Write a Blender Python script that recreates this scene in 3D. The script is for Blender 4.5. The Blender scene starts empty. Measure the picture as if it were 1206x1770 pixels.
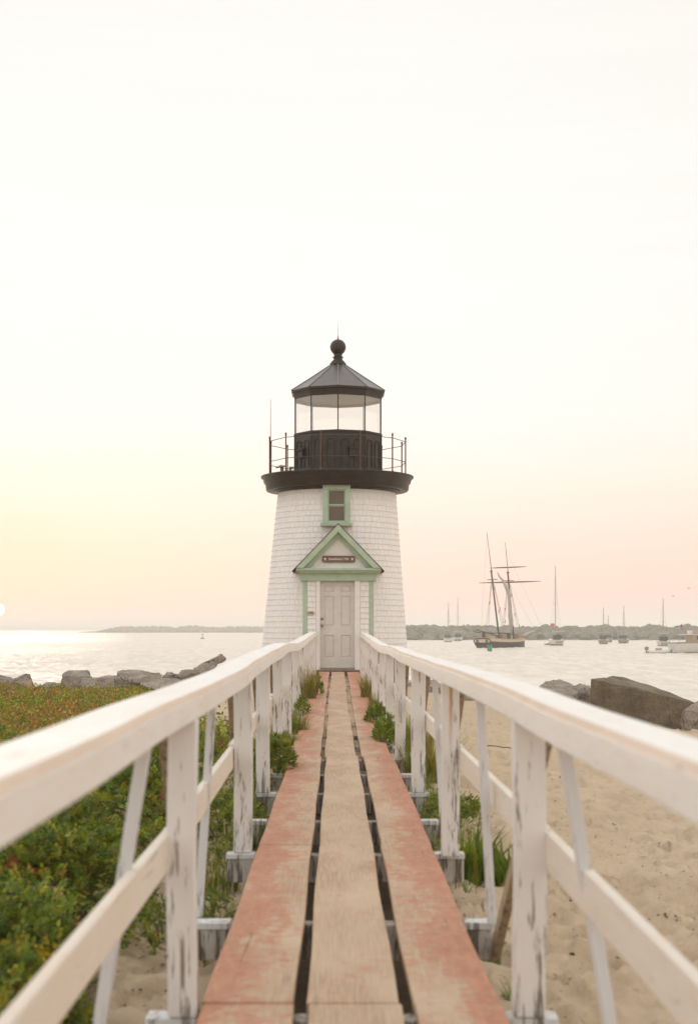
import bpy, bmesh, math, random
import numpy as np
from mathutils import Vector, Matrix, noise as mnoise
random.seed(7); RNG = np.random.default_rng(11)
SC = bpy.context.scene
COL = SC.collection
rad = math.radians

# ------------------------------------------------------------------ camera
F, VX, HY, EYE = 2500.0, 581.0, 1087.0, 1.2      # photo pixels; eye height above the deck
cam = bpy.data.cameras.new('camera'); camo = bpy.data.objects.new('camera', cam); COL.objects.link(camo)
camo.location = (0, 0, EYE); camo.rotation_euler = (rad(90), 0, 0)
cam.sensor_fit = 'HORIZONTAL'; cam.sensor_width = 24.0; cam.lens = 24.0*F/1206
cam.shift_x = 22/1206; cam.shift_y = 202/1206
cam.clip_start = 0.05; cam.clip_end = 20000
cam.dof.use_dof = True; cam.dof.focus_distance = 33.0; cam.dof.aperture_fstop = 3.5
SC.camera = camo

# ------------------------------------------------------------------ sky, sun, exposure
SUN_AZ, SUN_EL = rad(-13.15), rad(0.73)
SUND = Vector((math.sin(SUN_AZ)*math.cos(SUN_EL), math.cos(SUN_AZ)*math.cos(SUN_EL), math.sin(SUN_EL)))
W = bpy.data.worlds.new('World'); SC.world = W; W.use_nodes = True
nt = W.node_tree; nt.nodes.clear()
def wn(t, **k):
    n = nt.nodes.new(t)
    for a, b in k.items(): setattr(n, a, b)
    return n
def wl(a, b): nt.links.new(a, b)
def wmath(op, a, b=None):
    n = wn('ShaderNodeMath', operation=op)
    for i, v in enumerate((a, b)):
        if v is None: continue
        if isinstance(v, (int, float)): n.inputs[i].default_value = v
        else: wl(v, n.inputs[i])
    return n.outputs[0]
tc = wn('ShaderNodeTexCoord'); sep = wn('ShaderNodeSeparateXYZ'); wl(tc.outputs['Generated'], sep.inputs[0])
def s2l(c):
    # photo value to linear light
    return tuple(((v/255)/12.92 if v/255 <= .04045 else ((v/255+.055)/1.055)**2.4) for v in c)
ramp = wn('ShaderNodeValToRGB'); wl(wmath('MULTIPLY', sep.outputs[2], 1.6), ramp.inputs[0])
def px_el(y): return math.sin(math.atan((HY-y)/F))*1.6
stops = [(0.0, (240,222,209)), (px_el(1040), (244,216,206)), (px_el(985), (248,221,211)), (px_el(930), (249,227,217)),
         (px_el(880), (251,234,224)), (px_el(820), (250,240,233)), (px_el(720), (249,246,242)), (px_el(520), (248.5,248,245)),
         (px_el(200), (247,246,242)), (px_el(0), (246,244,239)), (1.0, (254,253,251))]
cr = ramp.color_ramp
while len(cr.elements) > 1: cr.elements.remove(cr.elements[-1])
for i, (p, c) in enumerate(stops):
    e = cr.elements[0] if i == 0 else cr.elements.new(p)
    e.position = p; e.color = (*[v*(.962 if p < .99 else 1.08) for v in s2l(c)], 1)
# faint streaks of thin cloud low in the sky
mp = wn('ShaderNodeMapping'); mp.inputs['Scale'].default_value = (2.0, 2.0, 28.0); wl(tc.outputs['Generated'], mp.inputs[0])
nz = wn('ShaderNodeTexNoise'); nz.inputs['Scale'].default_value = 3.0; nz.inputs['Detail'].default_value = 4; wl(mp.outputs[0], nz.inputs['Vector'])
mr = wn('ShaderNodeMapRange'); mr.inputs['From Min'].default_value = .3; mr.inputs['From Max'].default_value = .7
mr.inputs['To Min'].default_value = .988; mr.inputs['To Max'].default_value = 1.01; wl(nz.outputs[0], mr.inputs[0])
mul = wn('ShaderNodeVectorMath', operation='SCALE'); wl(ramp.outputs[0], mul.inputs[0]); wl(mr.outputs[0], mul.inputs['Scale'])
# glow round the low sun and its disc
dot = wn('ShaderNodeVectorMath', operation='DOT_PRODUCT'); dot.inputs[1].default_value = SUND
nrm = wn('ShaderNodeVectorMath', operation='NORMALIZE'); wl(tc.outputs['Generated'], nrm.inputs[0]); wl(nrm.outputs[0], dot.inputs[0])
ang = wmath('ARCCOSINE', dot.outputs['Value'])
g = wn('ShaderNodeMapRange'); g.interpolation_type = 'SMOOTHSTEP'
g.inputs['From Min'].default_value = .10; g.inputs['From Max'].default_value = .005; wl(ang, g.inputs[0])
mix = wn('ShaderNodeMix', data_type='RGBA'); wl(wmath('MULTIPLY', g.outputs[0], .5), mix.inputs[0])
wl(mul.outputs[0], mix.inputs[6]); mix.inputs[7].default_value = (*s2l((252,212,198)), 1)
d = wn('ShaderNodeMapRange'); d.inputs['From Min'].default_value = .00430; d.inputs['From Max'].default_value = .0037; wl(ang, d.inputs[0])
mix2 = wn('ShaderNodeMix', data_type='RGBA'); wl(d.outputs[0], mix2.inputs[0]); wl(mix.outputs[2], mix2.inputs[6]); mix2.inputs[7].default_value = (3.0, 2.8, 2.5, 1)
rt = wn('ShaderNodeMapRange'); rt.interpolation_type = 'SMOOTHSTEP'; rt.inputs['From Min'].default_value = .02; rt.inputs['From Max'].default_value = .5; wl(sep.outputs[0], rt.inputs[0])
warm = wn('ShaderNodeMix', data_type='RGBA', blend_type='MULTIPLY'); wl(rt.outputs[0], warm.inputs[0]); wl(mix2.outputs[2], warm.inputs[6]); warm.inputs[7].default_value = (.97, .93, .885, 1)
bg1 = wn('ShaderNodeBackground'); wl(warm.outputs[2], bg1.inputs[0]); bg1.inputs[1].default_value = 1.0
sky = wn('ShaderNodeTexSky', sky_type='NISHITA'); sky.sun_disc = False; sky.sun_elevation = SUN_EL; sky.sun_rotation = SUN_AZ
bg2 = wn('ShaderNodeBackground'); wl(sky.outputs[0], bg2.inputs[0]); bg2.inputs[1].default_value = 0.03
add = wn('ShaderNodeAddShader'); wl(bg1.outputs[0], add.inputs[0]); wl(bg2.outputs[0], add.inputs[1])
out = wn('ShaderNodeOutputWorld'); wl(add.outputs[0], out.inputs[0])
sl = bpy.data.lights.new('sun', 'SUN'); sl.energy = 0.5; sl.angle = rad(10); sl.color = (1.0, .80, .62)
so = bpy.data.objects.new('sun', sl); COL.objects.link(so)
so.rotation_euler = (-SUND).to_track_quat('-Z', 'Y').to_euler(); so.location = (-60, 200, 30)
SC.view_settings.view_transform = 'Standard'; SC.view_settings.look = 'None'
SC.view_settings.exposure = 0.12; SC.view_settings.gamma = 1; SC.view_settings.use_curve_mapping = False
SC.cycles.max_bounces = 7; SC.cycles.volume_bounces = 4; SC.cycles.transparent_max_bounces = 16; SC.cycles.use_denoising = True

# ------------------------------------------------------------------ helpers
def P(x, y, D):                       # photo pixel + real distance -> point in the place
    return Vector(((x-VX)*D/F, D, EYE-(y-HY)*D/F))
def DZ(y, z): return F*(EYE-z)/(y-HY)  # distance of a point of height z seen at row y
def link(o, parent=None):
    COL.objects.link(o)
    if parent: o.parent = parent
    return o
def tag(o, label=None, cat=None, group=None, kind=None):
    if label: o['label'] = label
    if cat: o['category'] = cat
    if group: o['group'] = group
    if kind: o['kind'] = kind
    return o
def empty(name, loc, label=None, cat=None, group=None, rz=0):
    o = bpy.data.objects.new(name, None); o.location = loc; o.rotation_euler = (0, 0, rz); o.empty_display_size = .2
    return tag(link(o), label, cat, group)
class MB:
    def __init__(s): s.v = []; s.f = []; s.smooth = []
    def add(s, vs, fs, smooth=False):
        b = len(s.v); s.v += [tuple(v) for v in vs]; s.f += [tuple(i+b for i in f) for f in fs]; s.smooth += [smooth]*len(fs); return s
    def box(s, c, d, M=None):
        c = Vector(c); vs = [Vector((x*d[0]/2, y*d[1]/2, z*d[2]/2)) for z in (-1, 1) for y in (-1, 1) for x in (-1, 1)]
        if M is not None: vs = [M @ v for v in vs]
        return s.add([v+c for v in vs], [(0,2,3,1),(4,5,7,6),(0,1,5,4),(2,6,7,3),(0,4,6,2),(1,3,7,5)])
    def bb(s, a, b):
        a = Vector(a); b = Vector(b); return s.box((a+b)/2, b-a)
    def beam(s, a, b, w, h, up=(0,0,1)):     # rectangular bar from a to b, w sideways, h upwards
        a = Vector(a); b = Vector(b); t = (b-a).normalized(); u = Vector(up)
        sd = t.cross(u).normalized(); u = sd.cross(t).normalized(); vs = []
        for p in (a, b):
            for i, j in ((-1,-1),(1,-1),(1,1),(-1,1)): vs.append(p+sd*i*w/2+u*j*h/2)
        return s.add(vs, [(0,1,2,3),(7,6,5,4),(0,4,5,1),(1,5,6,2),(2,6,7,3),(3,7,4,0)])
    def tube(s, pts, r, n=6, caps=True):
        pts = [Vector(p) for p in pts]; rs = r if isinstance(r, (list, tuple)) else [r]*len(pts); vs = []
        for i, p in enumerate(pts):
            t = (pts[min(i+1, len(pts)-1)]-pts[max(i-1, 0)]).normalized()
            a = Vector((0,0,1)) if abs(t.z) < .9 else Vector((1,0,0)); u = t.cross(a).normalized(); w = t.cross(u)
            for k in range(n):
                q = 2*math.pi*k/n; vs.append(p+(u*math.cos(q)+w*math.sin(q))*rs[i])
        fs = [(i*n+k, i*n+(k+1)%n, (i+1)*n+(k+1)%n, (i+1)*n+k) for i in range(len(pts)-1) for k in range(n)]
        s.add(vs, fs, True)
        if caps: s.add([vs[k] for k in range(n)]+[vs[-n+k] for k in range(n)], [tuple(range(n))[::-1], tuple(range(n, 2*n))])
        return s
    def lathe(s, prof, c=(0,0,0), n=48, smooth=True, rot=0, lean=0):
        vs = []
        for r, z in prof:
            for k in range(n):
                q = rot+2*math.pi*k/n; vs.append((c[0]+r*math.sin(q)+lean*z, c[1]-r*math.cos(q), c[2]+z))
        fs = [(i*n+k, i*n+(k+1)%n, (i+1)*n+(k+1)%n, (i+1)*n+k) for i in range(len(prof)-1) for k in range(n)]
        return s.add(vs, fs, smooth)
    def prism(s, poly, y0, y1):               # polygon in (x,z) pushed from y0 to y1
        n = len(poly); vs = [(x, y0, z) for x, z in poly]+[(x, y1, z) for x, z in poly]
        return s.add(vs, [tuple(range(n)), tuple(range(2*n-1, n-1, -1))]+[(i, (i+1)%n+0, (i+1)%n+n, i+n)[::-1] for i in range(n)])
    def mesh(s, name):
        me = bpy.data.meshes.new(name); me.from_pydata(s.v, [], s.f)
        me.polygons.foreach_set('use_smooth', s.smooth); me.update(); return me
    def build(s, name, mat, parent=None, bevel=0, fix=True, seg=2):
        me = s.mesh(name)
        if fix:
            bm = bmesh.new(); bm.from_mesh(me); bmesh.ops.recalc_face_normals(bm, faces=bm.faces); bm.to_mesh(me); bm.free()
        me.materials.append(mat); o = bpy.data.objects.new(name, me); link(o, parent)
        if bevel:
            m = o.modifiers.new('bevel', 'BEVEL'); m.width = bevel; m.segments = seg; m.limit_method = 'ANGLE'; m.harden_normals = False
        return o
def inst(name, me, M, parent):
    o = bpy.data.objects.new(name, me); o.matrix_local = M; COL.objects.link(o); o.parent = parent; return o
def vnoise(x, y, seed=0):
    xi = np.floor(x).astype(np.int64); yi = np.floor(y).astype(np.int64); fx = x-xi; fy = y-yi
    fx = fx*fx*(3-2*fx); fy = fy*fy*(3-2*fy)
    def h(a, b):
        n = (a*374761393+b*668265263+seed*974634777) & 0x7fffffff
        n = ((n ^ (n >> 13))*1274126177) & 0x7fffffff
        return ((n ^ (n >> 16)) & 0xffff)/65535.0
    return (h(xi, yi)*(1-fx)+h(xi+1, yi)*fx)*(1-fy)+(h(xi, yi+1)*(1-fx)+h(xi+1, yi+1)*fx)*fy
def fbm(x, y, o=4, seed=0):
    r = 0; a = .5
    for i in range(o): r = r+a*vnoise(x*2**i, y*2**i, seed+i*17); a *= .5
    return r

# ------------------------------------------------------------------ materials
class NM:
    def __init__(s, name):
        s.m = bpy.data.materials.new(name); s.m.use_nodes = True; s.t = s.m.node_tree; s.t.nodes.clear()
        s.out = s.t.nodes.new('ShaderNodeOutputMaterial'); s.b = s.t.nodes.new('ShaderNodeBsdfPrincipled'); s.l(s.b.outputs[0], s.out.inputs[0])
        s.geo = s.t.nodes.new('ShaderNodeNewGeometry'); s.tc = s.t.nodes.new('ShaderNodeTexCoord')
    def l(s, a, b): s.t.links.new(a, b)
    def n(s, t, **k):
        n = s.t.nodes.new(t)
        for a, b in k.items(): setattr(n, a, b)
        return n
    def put(s, v, i):
        if isinstance(v, (int, float)): i.default_value = v
        elif isinstance(v, (tuple, list)): i.default_value = (*v[:3], 1) if len(i.default_value) == 4 else v
        else: s.l(v, i)
    def noise(s, scale, sc=(1,1,1), detail=4, rough=.55, dist=0, obj=False):
        mp = s.n('ShaderNodeMapping'); mp.inputs['Scale'].default_value = sc
        s.l(s.tc.outputs['Object'] if obj else s.geo.outputs['Position'], mp.inputs[0])
        n = s.n('ShaderNodeTexNoise'); n.inputs['Scale'].default_value = scale; n.inputs['Detail'].default_value = detail
        n.inputs['Roughness'].default_value = rough; n.inputs['Distortion'].default_value = dist; s.l(mp.outputs[0], n.inputs['Vector']); return n.outputs[0]
    def rng(s, v, a, b, c=0, d=1, smooth=False):
        n = s.n('ShaderNodeMapRange'); s.put(v, n.inputs[0])
        if smooth: n.interpolation_type = 'SMOOTHSTEP'
        for i, q in enumerate((a, b, c, d)): n.inputs[i+1].default_value = q
        return n.outputs[0]
    def mix(s, f, a, b, mode='MIX'):
        n = s.n('ShaderNodeMix', data_type='RGBA', blend_type=mode); s.put(f, n.inputs[0]); s.put(a, n.inputs[6]); s.put(b, n.inputs[7]); return n.outputs[2]
    def math(s, op, a, b=0.0):
        n = s.n('ShaderNodeMath', operation=op); s.put(a, n.inputs[0]); s.put(b, n.inputs[1]); return n.outputs[0]
    def sep(s, v=None):
        n = s.n('ShaderNodeSeparateXYZ'); s.l(v or s.geo.outputs['Position'], n.inputs[0]); return n.outputs
    def bump(s, h, strength, dist=.01):
        n = s.n('ShaderNodeBump'); n.inputs['Strength'].default_value = strength; n.inputs['Distance'].default_value = dist
        s.put(h, n.inputs['Height']); s.l(n.outputs[0], s.b.inputs['Normal']); return n
    def done(s, col, rough=.6, spec=.3, metal=0):
        s.put(col, s.b.inputs['Base Color']); s.put(rough, s.b.inputs['Roughness']); s.b.inputs['Specular IOR Level'].default_value = spec
        s.b.inputs['Metallic'].default_value = metal; return s.m
def flat_paint(name, col, var=.12, rough=.5, scale=6, spec=.3, metal=0, bumpy=.15):
    m = NM(name); n = m.noise(scale, detail=5); c2 = tuple(v*(1-var) for v in col); c3 = tuple(min(1, v*(1+var*.5)) for v in col)
    m.bump(m.noise(60, detail=3), bumpy, .004)
    return m.done(m.mix(m.rng(n, .3, .7), c2, c3), rough, spec, metal)
M = {}
def painted_wood(name, paint, wood, dirt, amount, low=True):
    m = NM(name); x, y, z = m.sep()
    g = m.noise(1, (85, 85, 7), 6, .68, .2); patches = m.noise(1, (24, 24, 2.6), 5, .65)
    v = m.math('ADD', m.math('MULTIPLY', g, .55), m.math('MULTIPLY', patches, .6))
    if low: v = m.math('ADD', v, m.rng(z, .75, -.05, 0, .07))
    mask = m.rng(v, .70-amount, .745-amount, 0, .9)
    stain = m.rng(m.noise(1, (5, 5, 1.2), 3), .45, .75, 0, .55)
    base = m.mix(stain, paint, dirt)
    fine = m.rng(m.noise(1, (160, 160, 14), 3), .3, .7)
    wd = m.mix(fine, wood, tuple(v*.45 for v in wood))
    h = m.math('SUBTRACT', m.math('MULTIPLY', fine, .25), m.math('MULTIPLY', mask, .7))
    m.bump(h, .5, .004)
    col = m.mix(mask, base, wd)
    if name == 'peeling_white_paint':      # the orange rust run under the handrail bolt of the second right post
        rx = m.rng(m.math('ABSOLUTE', m.math('SUBTRACT', x, m.math('ADD', .608, m.math('MULTIPLY', m.noise(1, (1, 1, 9), 2), .02)))), .014, .004)
        ry = m.math('MULTIPLY', m.rng(y, 7.75, 7.76), m.rng(y, 7.97, 7.96)); rz = m.rng(z, .52, .80)
        col = m.mix(m.math('MULTIPLY', m.math('MULTIPLY', rx, ry), m.math('MULTIPLY', rz, .85)), col, (.50,.26,.08))
    return m.done(col, .62, .25)
M['post'] = painted_wood('peeling_white_paint', (.81,.785,.76), (.30,.24,.19), (.68,.63,.57), .038)
M['stake'] = painted_wood('blueish_white_paint', (.72,.725,.73), (.33,.28,.24), (.62,.61,.60), .03)
M['rawwood'] = painted_wood('weathered_bare_wood', (.42,.33,.23), (.22,.16,.10), (.34,.26,.17), .10, False)
M['beam'] = painted_wood('old_beam_paint', (.58,.55,.50), (.17,.14,.11), (.33,.30,.25), .135, False)
def rail_mat(name, a, b, c):
    m = NM(name); x, y, z = m.sep()
    n1 = m.rng(m.noise(1, (8, 1.6, 8), 4), .42, .72); n2 = m.rng(m.noise(1, (14, 5, 40), 4), .5, .8, 0, .6)
    n3 = m.rng(m.noise(1, (70, 14, 70), 3), .655, .74, 0, .6)
    col = m.mix(n1, a, b); col = m.mix(n2, col, c); col = m.mix(n3, col, (.38,.30,.23))
    mil = m.rng(m.noise(1, (22, 3.2, 22), 5, .7, .5), .6, .72, 0, .38); col = m.mix(mil, col, (.50,.45,.38)); chk = m.rng(m.noise(1, (55, 1.6, 55), 4, .6, .4), .68, .70, 0, .55); col = m.mix(chk, col, (.33,.27,.21))
    m.bump(m.math('SUBTRACT', m.noise(1, (120, 8, 120), 3), chk), .35, .003)
    return m.done(col, .55, .3)
M['rail'] = rail_mat('worn_rail_paint', (.86,.83,.795), (.83,.77,.70), (.80,.69,.59))
M['rail_edge'] = rail_mat('bare_rail_edge', (.70,.55,.43), (.62,.47,.35), (.72,.60,.50))
M['midrail'] = rail_mat('cream_rail_paint', (.83,.77,.69), (.82,.72,.61), (.80,.66,.52))
# deck planks: bleached tan timber, worn red paint towards the outer boards' edges
m = NM('worn_red_planks'); x, y, z = m.sep(); off = m.rng(m.n('ShaderNodeObjectInfo').outputs['Random'], 0, 1, -.035, .05)
big = m.noise(1, (4.5, 1.6, 1), 6, .62, .5); mid = m.noise(1, (26, 6, 1), 5, .65, .3); fib = m.noise(1, (120, 3.5, 20), 5, .7)
dx = m.math('ABSOLUTE', m.math('SUBTRACT', x, .05)); edge = m.rng(dx, .10, .42, -.092, .145); far = m.math('ADD', off, m.rng(y, 5, 16, .0, .055))
v = m.math('ADD', m.math('ADD', m.math('MULTIPLY', big, .62), m.math('MULTIPLY', mid, .42)), m.math('ADD', edge, far))
v = m.math('ADD', v, m.rng(m.noise(1, (13, 15, 1), 6, .75, .6), .3, .7, -.12, .12)); red = m.rng(v, .50, .655, 0, .93)
tan = m.mix(m.rng(fib, .38, .66), (.60,.445,.305), (.39,.275,.185)); tan = m.mix(m.rng(m.noise(1, (3, 1.2, 1), 3), .4, .7), tan, (.63,.485,.345))
rd = m.mix(m.rng(mid, .3, .7), (.45,.18,.115), (.58,.31,.20))
col = m.mix(red, tan, rd)
spots = m.rng(m.noise(1, (16, 3.5, 1), 5, .7), .67, .74, 0, .65); col = m.mix(spots, col, (.16,.10,.07))
crack = m.rng(m.noise(1, (26, .8, 1), 4, .6, 1.2), .69, .715, 0, .8); col = m.mix(crack, col, (.12,.08,.06))
m.bump(m.math('SUBTRACT', m.math('MULTIPLY', fib, .5), m.math('MULTIPLY', crack, 1.0)), .5, .005)
M['plank'] = m.done(col, .7, .2)
# white shingles, with slight per-piece tone
m = NM('white_shingle_paint'); r = m.n('ShaderNodeObjectInfo').outputs['Random']
n = m.rng(m.noise(1, (7.5, 7.5, 7.4), 2), .3, .7); st = m.rng(m.noise(1, (3.5, 3.5, .8), 4), .45, .8, 0, .6)
g = m.rng(m.noise(1, (90, 90, 6), 3), .55, .8, 0, .35)
col = m.mix(n, (.90,.875,.86), (.86,.825,.805)); col = m.mix(m.math('MULTIPLY', st, .7), col, (.80,.73,.67)); col = m.mix(m.math('MULTIPLY', g, .7), col, (.72,.66,.61))
col = m.mix(m.rng(r, 0, 1, 0, .15), col, (.76,.71,.67))
m.bump(m.noise(1, (110, 110, 5), 3), .35, .004)
M['shingle'] = m.done(col, .6, .25)
M['wallgap'] = flat_paint('shingle_gap_paint', (.60,.55,.52))
M['white'] = flat_paint('white_trim_paint', (.84,.80,.77), .05)
M['door'] = flat_paint('grey_door_paint', (.68,.64,.60), .09, .45)
M['green'] = flat_paint('sage_green_paint', (.45,.55,.41), .10, .45, 5)
M['black'] = flat_paint('weathered_black_iron', (.045,.031,.021), .35, .45, 5, .4, 0, .3)
M['gallery'] = flat_paint('black_gallery_paint', (.038,.025,.016), .45, .42, 3, .4, 0, .3)
M['roof'] = flat_paint('lead_grey_roof', (.12,.105,.10), .25, .32, 3, .55, .35, .2)
M['ridge'] = flat_paint('ridge_strip', (.26,.23,.21), .2, .4)
M['iron'] = flat_paint('rusty_railing_iron', (.13,.078,.05), .35, .5, 14)
M['ceiling'] = flat_paint('lantern_ceiling_paint', (.68,.58,.50), .08, .6)
M['dark'] = flat_paint('dark_interior', (.06,.045,.035), .1, .6)
M['blind'] = flat_paint('brown_blind', (.17,.125,.095), .15, .3, 3, .4)
M['brass'] = flat_paint('dull_brass', (.38,.27,.17), .2, .35, 20, .5, .7)
M['grey'] = flat_paint('grey_metal', (.32,.28,.25), .15, .5)
M['sign'] = flat_paint('brown_sign_board', (.20,.115,.08), .12, .45)
M['cream'] = flat_paint('cream_lettering', (.80,.70,.58), .03, .5)
M['plate'] = flat_paint('pale_number_plate', (.62,.47,.38), .05, .5)
M['rooffelt'] = flat_paint('porch_roof_shingle', (.11,.055,.04), .4, .8, 12)
M['sill'] = flat_paint('worn_threshold', (.30,.26,.21), .35, .7, 10)
M['redstep'] = flat_paint('red_step_edge', (.26,.10,.075), .25, .7, 8)
# thin glass
m = NM('lantern_glass'); tr = m.n('ShaderNodeBsdfTransparent'); tr.inputs[0].default_value = (.985,.978,.965,1)
gl = m.n('ShaderNodeBsdfGlossy'); gl.inputs['Roughness'].default_value = .05; gl.inputs[0].default_value = (1,1,1,1)
fr = m.n('ShaderNodeLayerWeight'); fr.inputs[0].default_value = .5
ms = m.n('ShaderNodeMixShader'); m.l(m.math('ADD', m.math('MULTIPLY', m.math('POWER', fr.outputs['Facing'], 4.0), .7), .07), ms.inputs[0]); m.l(tr.outputs[0], ms.inputs[1]); m.l(gl.outputs[0], ms.inputs[2]); m.l(ms.outputs[0], m.out.inputs[0])
M['glass'] = m.m
# sand
m = NM('beach_sand'); x, y, z = m.sep()
n1 = m.noise(1.1, detail=6); n2 = m.noise(60, detail=5, rough=.75); n3 = m.noise(9, detail=5)
col = m.mix(m.rng(n1, .3, .7), (.53,.41,.285), (.62,.49,.35)); col = m.mix(m.rng(n3, .35, .75, 0, .5), col, (.46,.335,.21))
deck_shade = m.math('ADD', m.math('ABSOLUTE', m.math('SUBTRACT', x, .05)), m.math('MULTIPLY', m.noise(3, detail=4), .35)); deck_shade = m.math('MULTIPLY', m.rng(deck_shade, .72, .48), m.rng(y, 15, 9))  # shade beneath the boardwalk, painted into the sand colour with a ragged edge
col = m.mix(m.rng(n2, .56, .74, 0, .55), col, (.29,.20,.125)); col = m.mix(m.math('MULTIPLY', deck_shade, .85), col, (.085,.062,.042)); duff = m.math('MULTIPLY', m.rng(x, -.8, -1.25), m.math('MULTIPLY', m.rng(m.noise(4.5, detail=5, rough=.7), .44, .56), m.rng(y, 26, 17))); col = m.mix(m.math('MULTIPLY', duff, .8), col, (.15,.105,.065)); col = m.mix(m.rng(m.noise(150, detail=2), .60, .75, 0, .4), col, (.74,.62,.47))
m.bump(m.math('ADD', m.math('MULTIPLY', n2, .35), m.math('MULTIPLY', n3, .9)), .8, .025)
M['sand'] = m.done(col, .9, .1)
# granite
m = NM('jetty_granite'); r = m.n('ShaderNodeObjectInfo').outputs['Random']
n1 = m.noise(2.2, detail=7, rough=.65); n2 = m.noise(38, detail=4, rough=.7); n3 = m.noise(1, (1.4, 1.4, 7), 5, .6, .8)
a = m.mix(r, (.42,.365,.31), (.31,.265,.215)); col = m.mix(m.rng(n1, .38, .62), a, (.56,.48,.41)); col = m.mix(m.rng(n3, .5, .72, 0, .6), col, (.17,.135,.10))
col = m.mix(m.rng(n2, .5, .64, 0, .8), col, (.17,.135,.105)); crk = m.rng(m.math('ABSOLUTE', m.math('SUBTRACT', m.noise(2.3, detail=3, dist=.6), .5)), 0, .014, .8, 0); col = m.mix(crk, col, (.07,.055,.045)); col = m.mix(m.rng(m.noise(5, detail=4), .6, .72, 0, .5), col, (.36,.27,.15))
m.bump(m.math('ADD', n1, m.math('MULTIPLY', n2, .35)), 1.0, .12)
M['rock'] = m.done(col, .85, .2)
m = NM('dark_granite'); n1 = m.noise(2.6, detail=7, rough=.65); n2 = m.noise(30, detail=4, rough=.7)
col = m.mix(m.rng(n1, .35, .68), (.15,.122,.09), (.28,.23,.165)); col = m.mix(m.rng(n2, .5, .7, 0, .6), col, (.07,.055,.04)); col = m.mix(m.rng(m.noise(1, (2, 2, 14), 5, .6, 1), .66, .72, 0, .6), col, (.42,.34,.26))
m.bump(m.math('ADD', n1, m.math('MULTIPLY', n2, .4)), .9, .05)
M['darkrock'] = m.done(col, .85, .2)
# water
m = NM('sea_water')
w1 = m.noise(1, (.95, .33, 1), 4, .6, .5); w2 = m.noise(1, (3.2, 3.5, 1), 3, .6, .3); w3 = m.noise(1, (.9, .16, 1), 4, .6)
h = m.math('ADD', m.math('MULTIPLY', w1, 1.0), m.math('MULTIPLY', w2, .10)); m.bump(h, .45, .4)
col = m.mix(m.rng(w3, .42, .62), (.66,.58,.475), (.80,.715,.60))
M['water'] = m.done(col, .33, .5); m.b.inputs['IOR'].default_value = 1.33
# foliage: colour held per leaf, light passes through
def leafmat(name, trans=.35):
    m = NM(name); at = m.n('ShaderNodeAttribute'); at.attribute_name = 'Col'
    m.done(at.outputs['Color'], .5, .25)
    tl = m.n('ShaderNodeBsdfTranslucent'); m.l(m.mix(1, at.outputs['Color'], (1.0,.95,.5), 'MULTIPLY'), tl.inputs[0])
    ms = m.n('ShaderNodeMixShader'); ms.inputs[0].default_value = trans; m.l(m.b.outputs[0], ms.inputs[1]); m.l(tl.outputs[0], ms.inputs[2]); m.l(ms.outputs[0], m.out.inputs[0])
    return m.m
M['leaf'] = leafmat('leaf')
M['twig'] = flat_paint('brown_twig', (.13,.085,.05), .3, .8, 20)
M['farwood'] = flat_paint('far_trees', (.23,.215,.165), .4, .9, .35, .1)
M['farland'] = flat_paint('far_beach_land', (.24,.20,.15), .2, .9, .05, .1)
def simple(name, c, rough=.5): M[name] = flat_paint(name, c, .1, rough, 2); return M[name]
for nme, c in dict(hull_dark=(.028,.018,.013), hull_band=(.62,.52,.42), tan_rail=(.46,.32,.16), spar_dark=(.025,.016,.012), spar_tan=(.20,.125,.05), sail_cloth=(.46,.41,.37),
                   rope=(.34,.22,.17), deck_wood=(.30,.18,.10), boat_white=(.72,.69,.65), boat_grey=(.30,.28,.26), boat_blue=(.12,.15,.20), canvas_dark=(.06,.055,.06), boat_tan=(.52,.38,.24),
                   mast_alu=(.33,.27,.24), flag_red=(.50,.14,.11), flag_dark=(.08,.05,.07), buoy_green=(.03,.22,.10), buoy_light=(.12,.36,.20), boot_brown=(.13,.07,.045), rubber_grey=(.22,.20,.19), rust=(.25,.12,.05), bird=(.30,.26,.24), window_dark=(.10,.09,.09)).items(): simple(nme, c)

# ------------------------------------------------------------------ ground, water, haze
def sstep(a, b, x):
    t = np.clip((x-a)/(b-a), 0, 1); return t*t*(3-2*t)
def ground_base(x, y):
    x = np.asarray(x, float); y = np.asarray(y, float)
    ax = np.exp(-((x-.05)/1.7)**2)
    rise = np.interp(y, [0, 5.5, 8.5, 12, 20, 30, 40], [0, 0, .05, .20, .36, .46, .42])
    z = -.36+ax*rise-.04*sstep(10, 30, y)*(1-ax)
    z = z+.10*(fbm(x*.35, y*.35, 3, 5)-.45)*(1-.8*ax)
    yd = np.interp(x, [-60, -12, -3, 2.2, 3.2, 4.2, 6.5, 12, 60], [44, 40, 41, 42, 36, 29, 26.8, 25.5, 22])
    z = z-3.4*sstep(0, 11, y-yd)
    return z
DIMP = []
rr = random.Random(3)
for i in range(4200):
    yy = 3.2+rr.random()**1.5*24; xx = .7+rr.random()*(1.4+yy*.28)
    if i % 4 == 0: xx = -.7-rr.random()*.9
    DIMP.append((xx, yy, rr.uniform(.055, .125), rr.uniform(.02, .05), rr.uniform(0, 3.14), rr.uniform(1.2, 2.1)))
def ground_z(x, y, detail=True):
    z = ground_base(x, y)
    if detail:
        x = np.asarray(x, float); y = np.asarray(y, float)
        wx = x+.25*fbm(x*3, y*3, 2, 8); wy = y+.25*fbm(x*3, y*3, 2, 9)
        z = z+.10*(fbm(wx*3.2, wy*3.6, 4, 21)-.47)+.03*(np.abs(fbm(wx*7, wy*8, 3, 33)-.47)*2)
    return z
ys = np.concatenate([np.linspace(-8, .8, 20), np.geomspace(1.0, 46, 620), np.linspace(47, 120, 20)])
xs = np.concatenate([-np.geomspace(260, 3.6, 46), np.linspace(-3.5, 7.0, 400), np.geomspace(7.15, 260, 60)])
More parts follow.
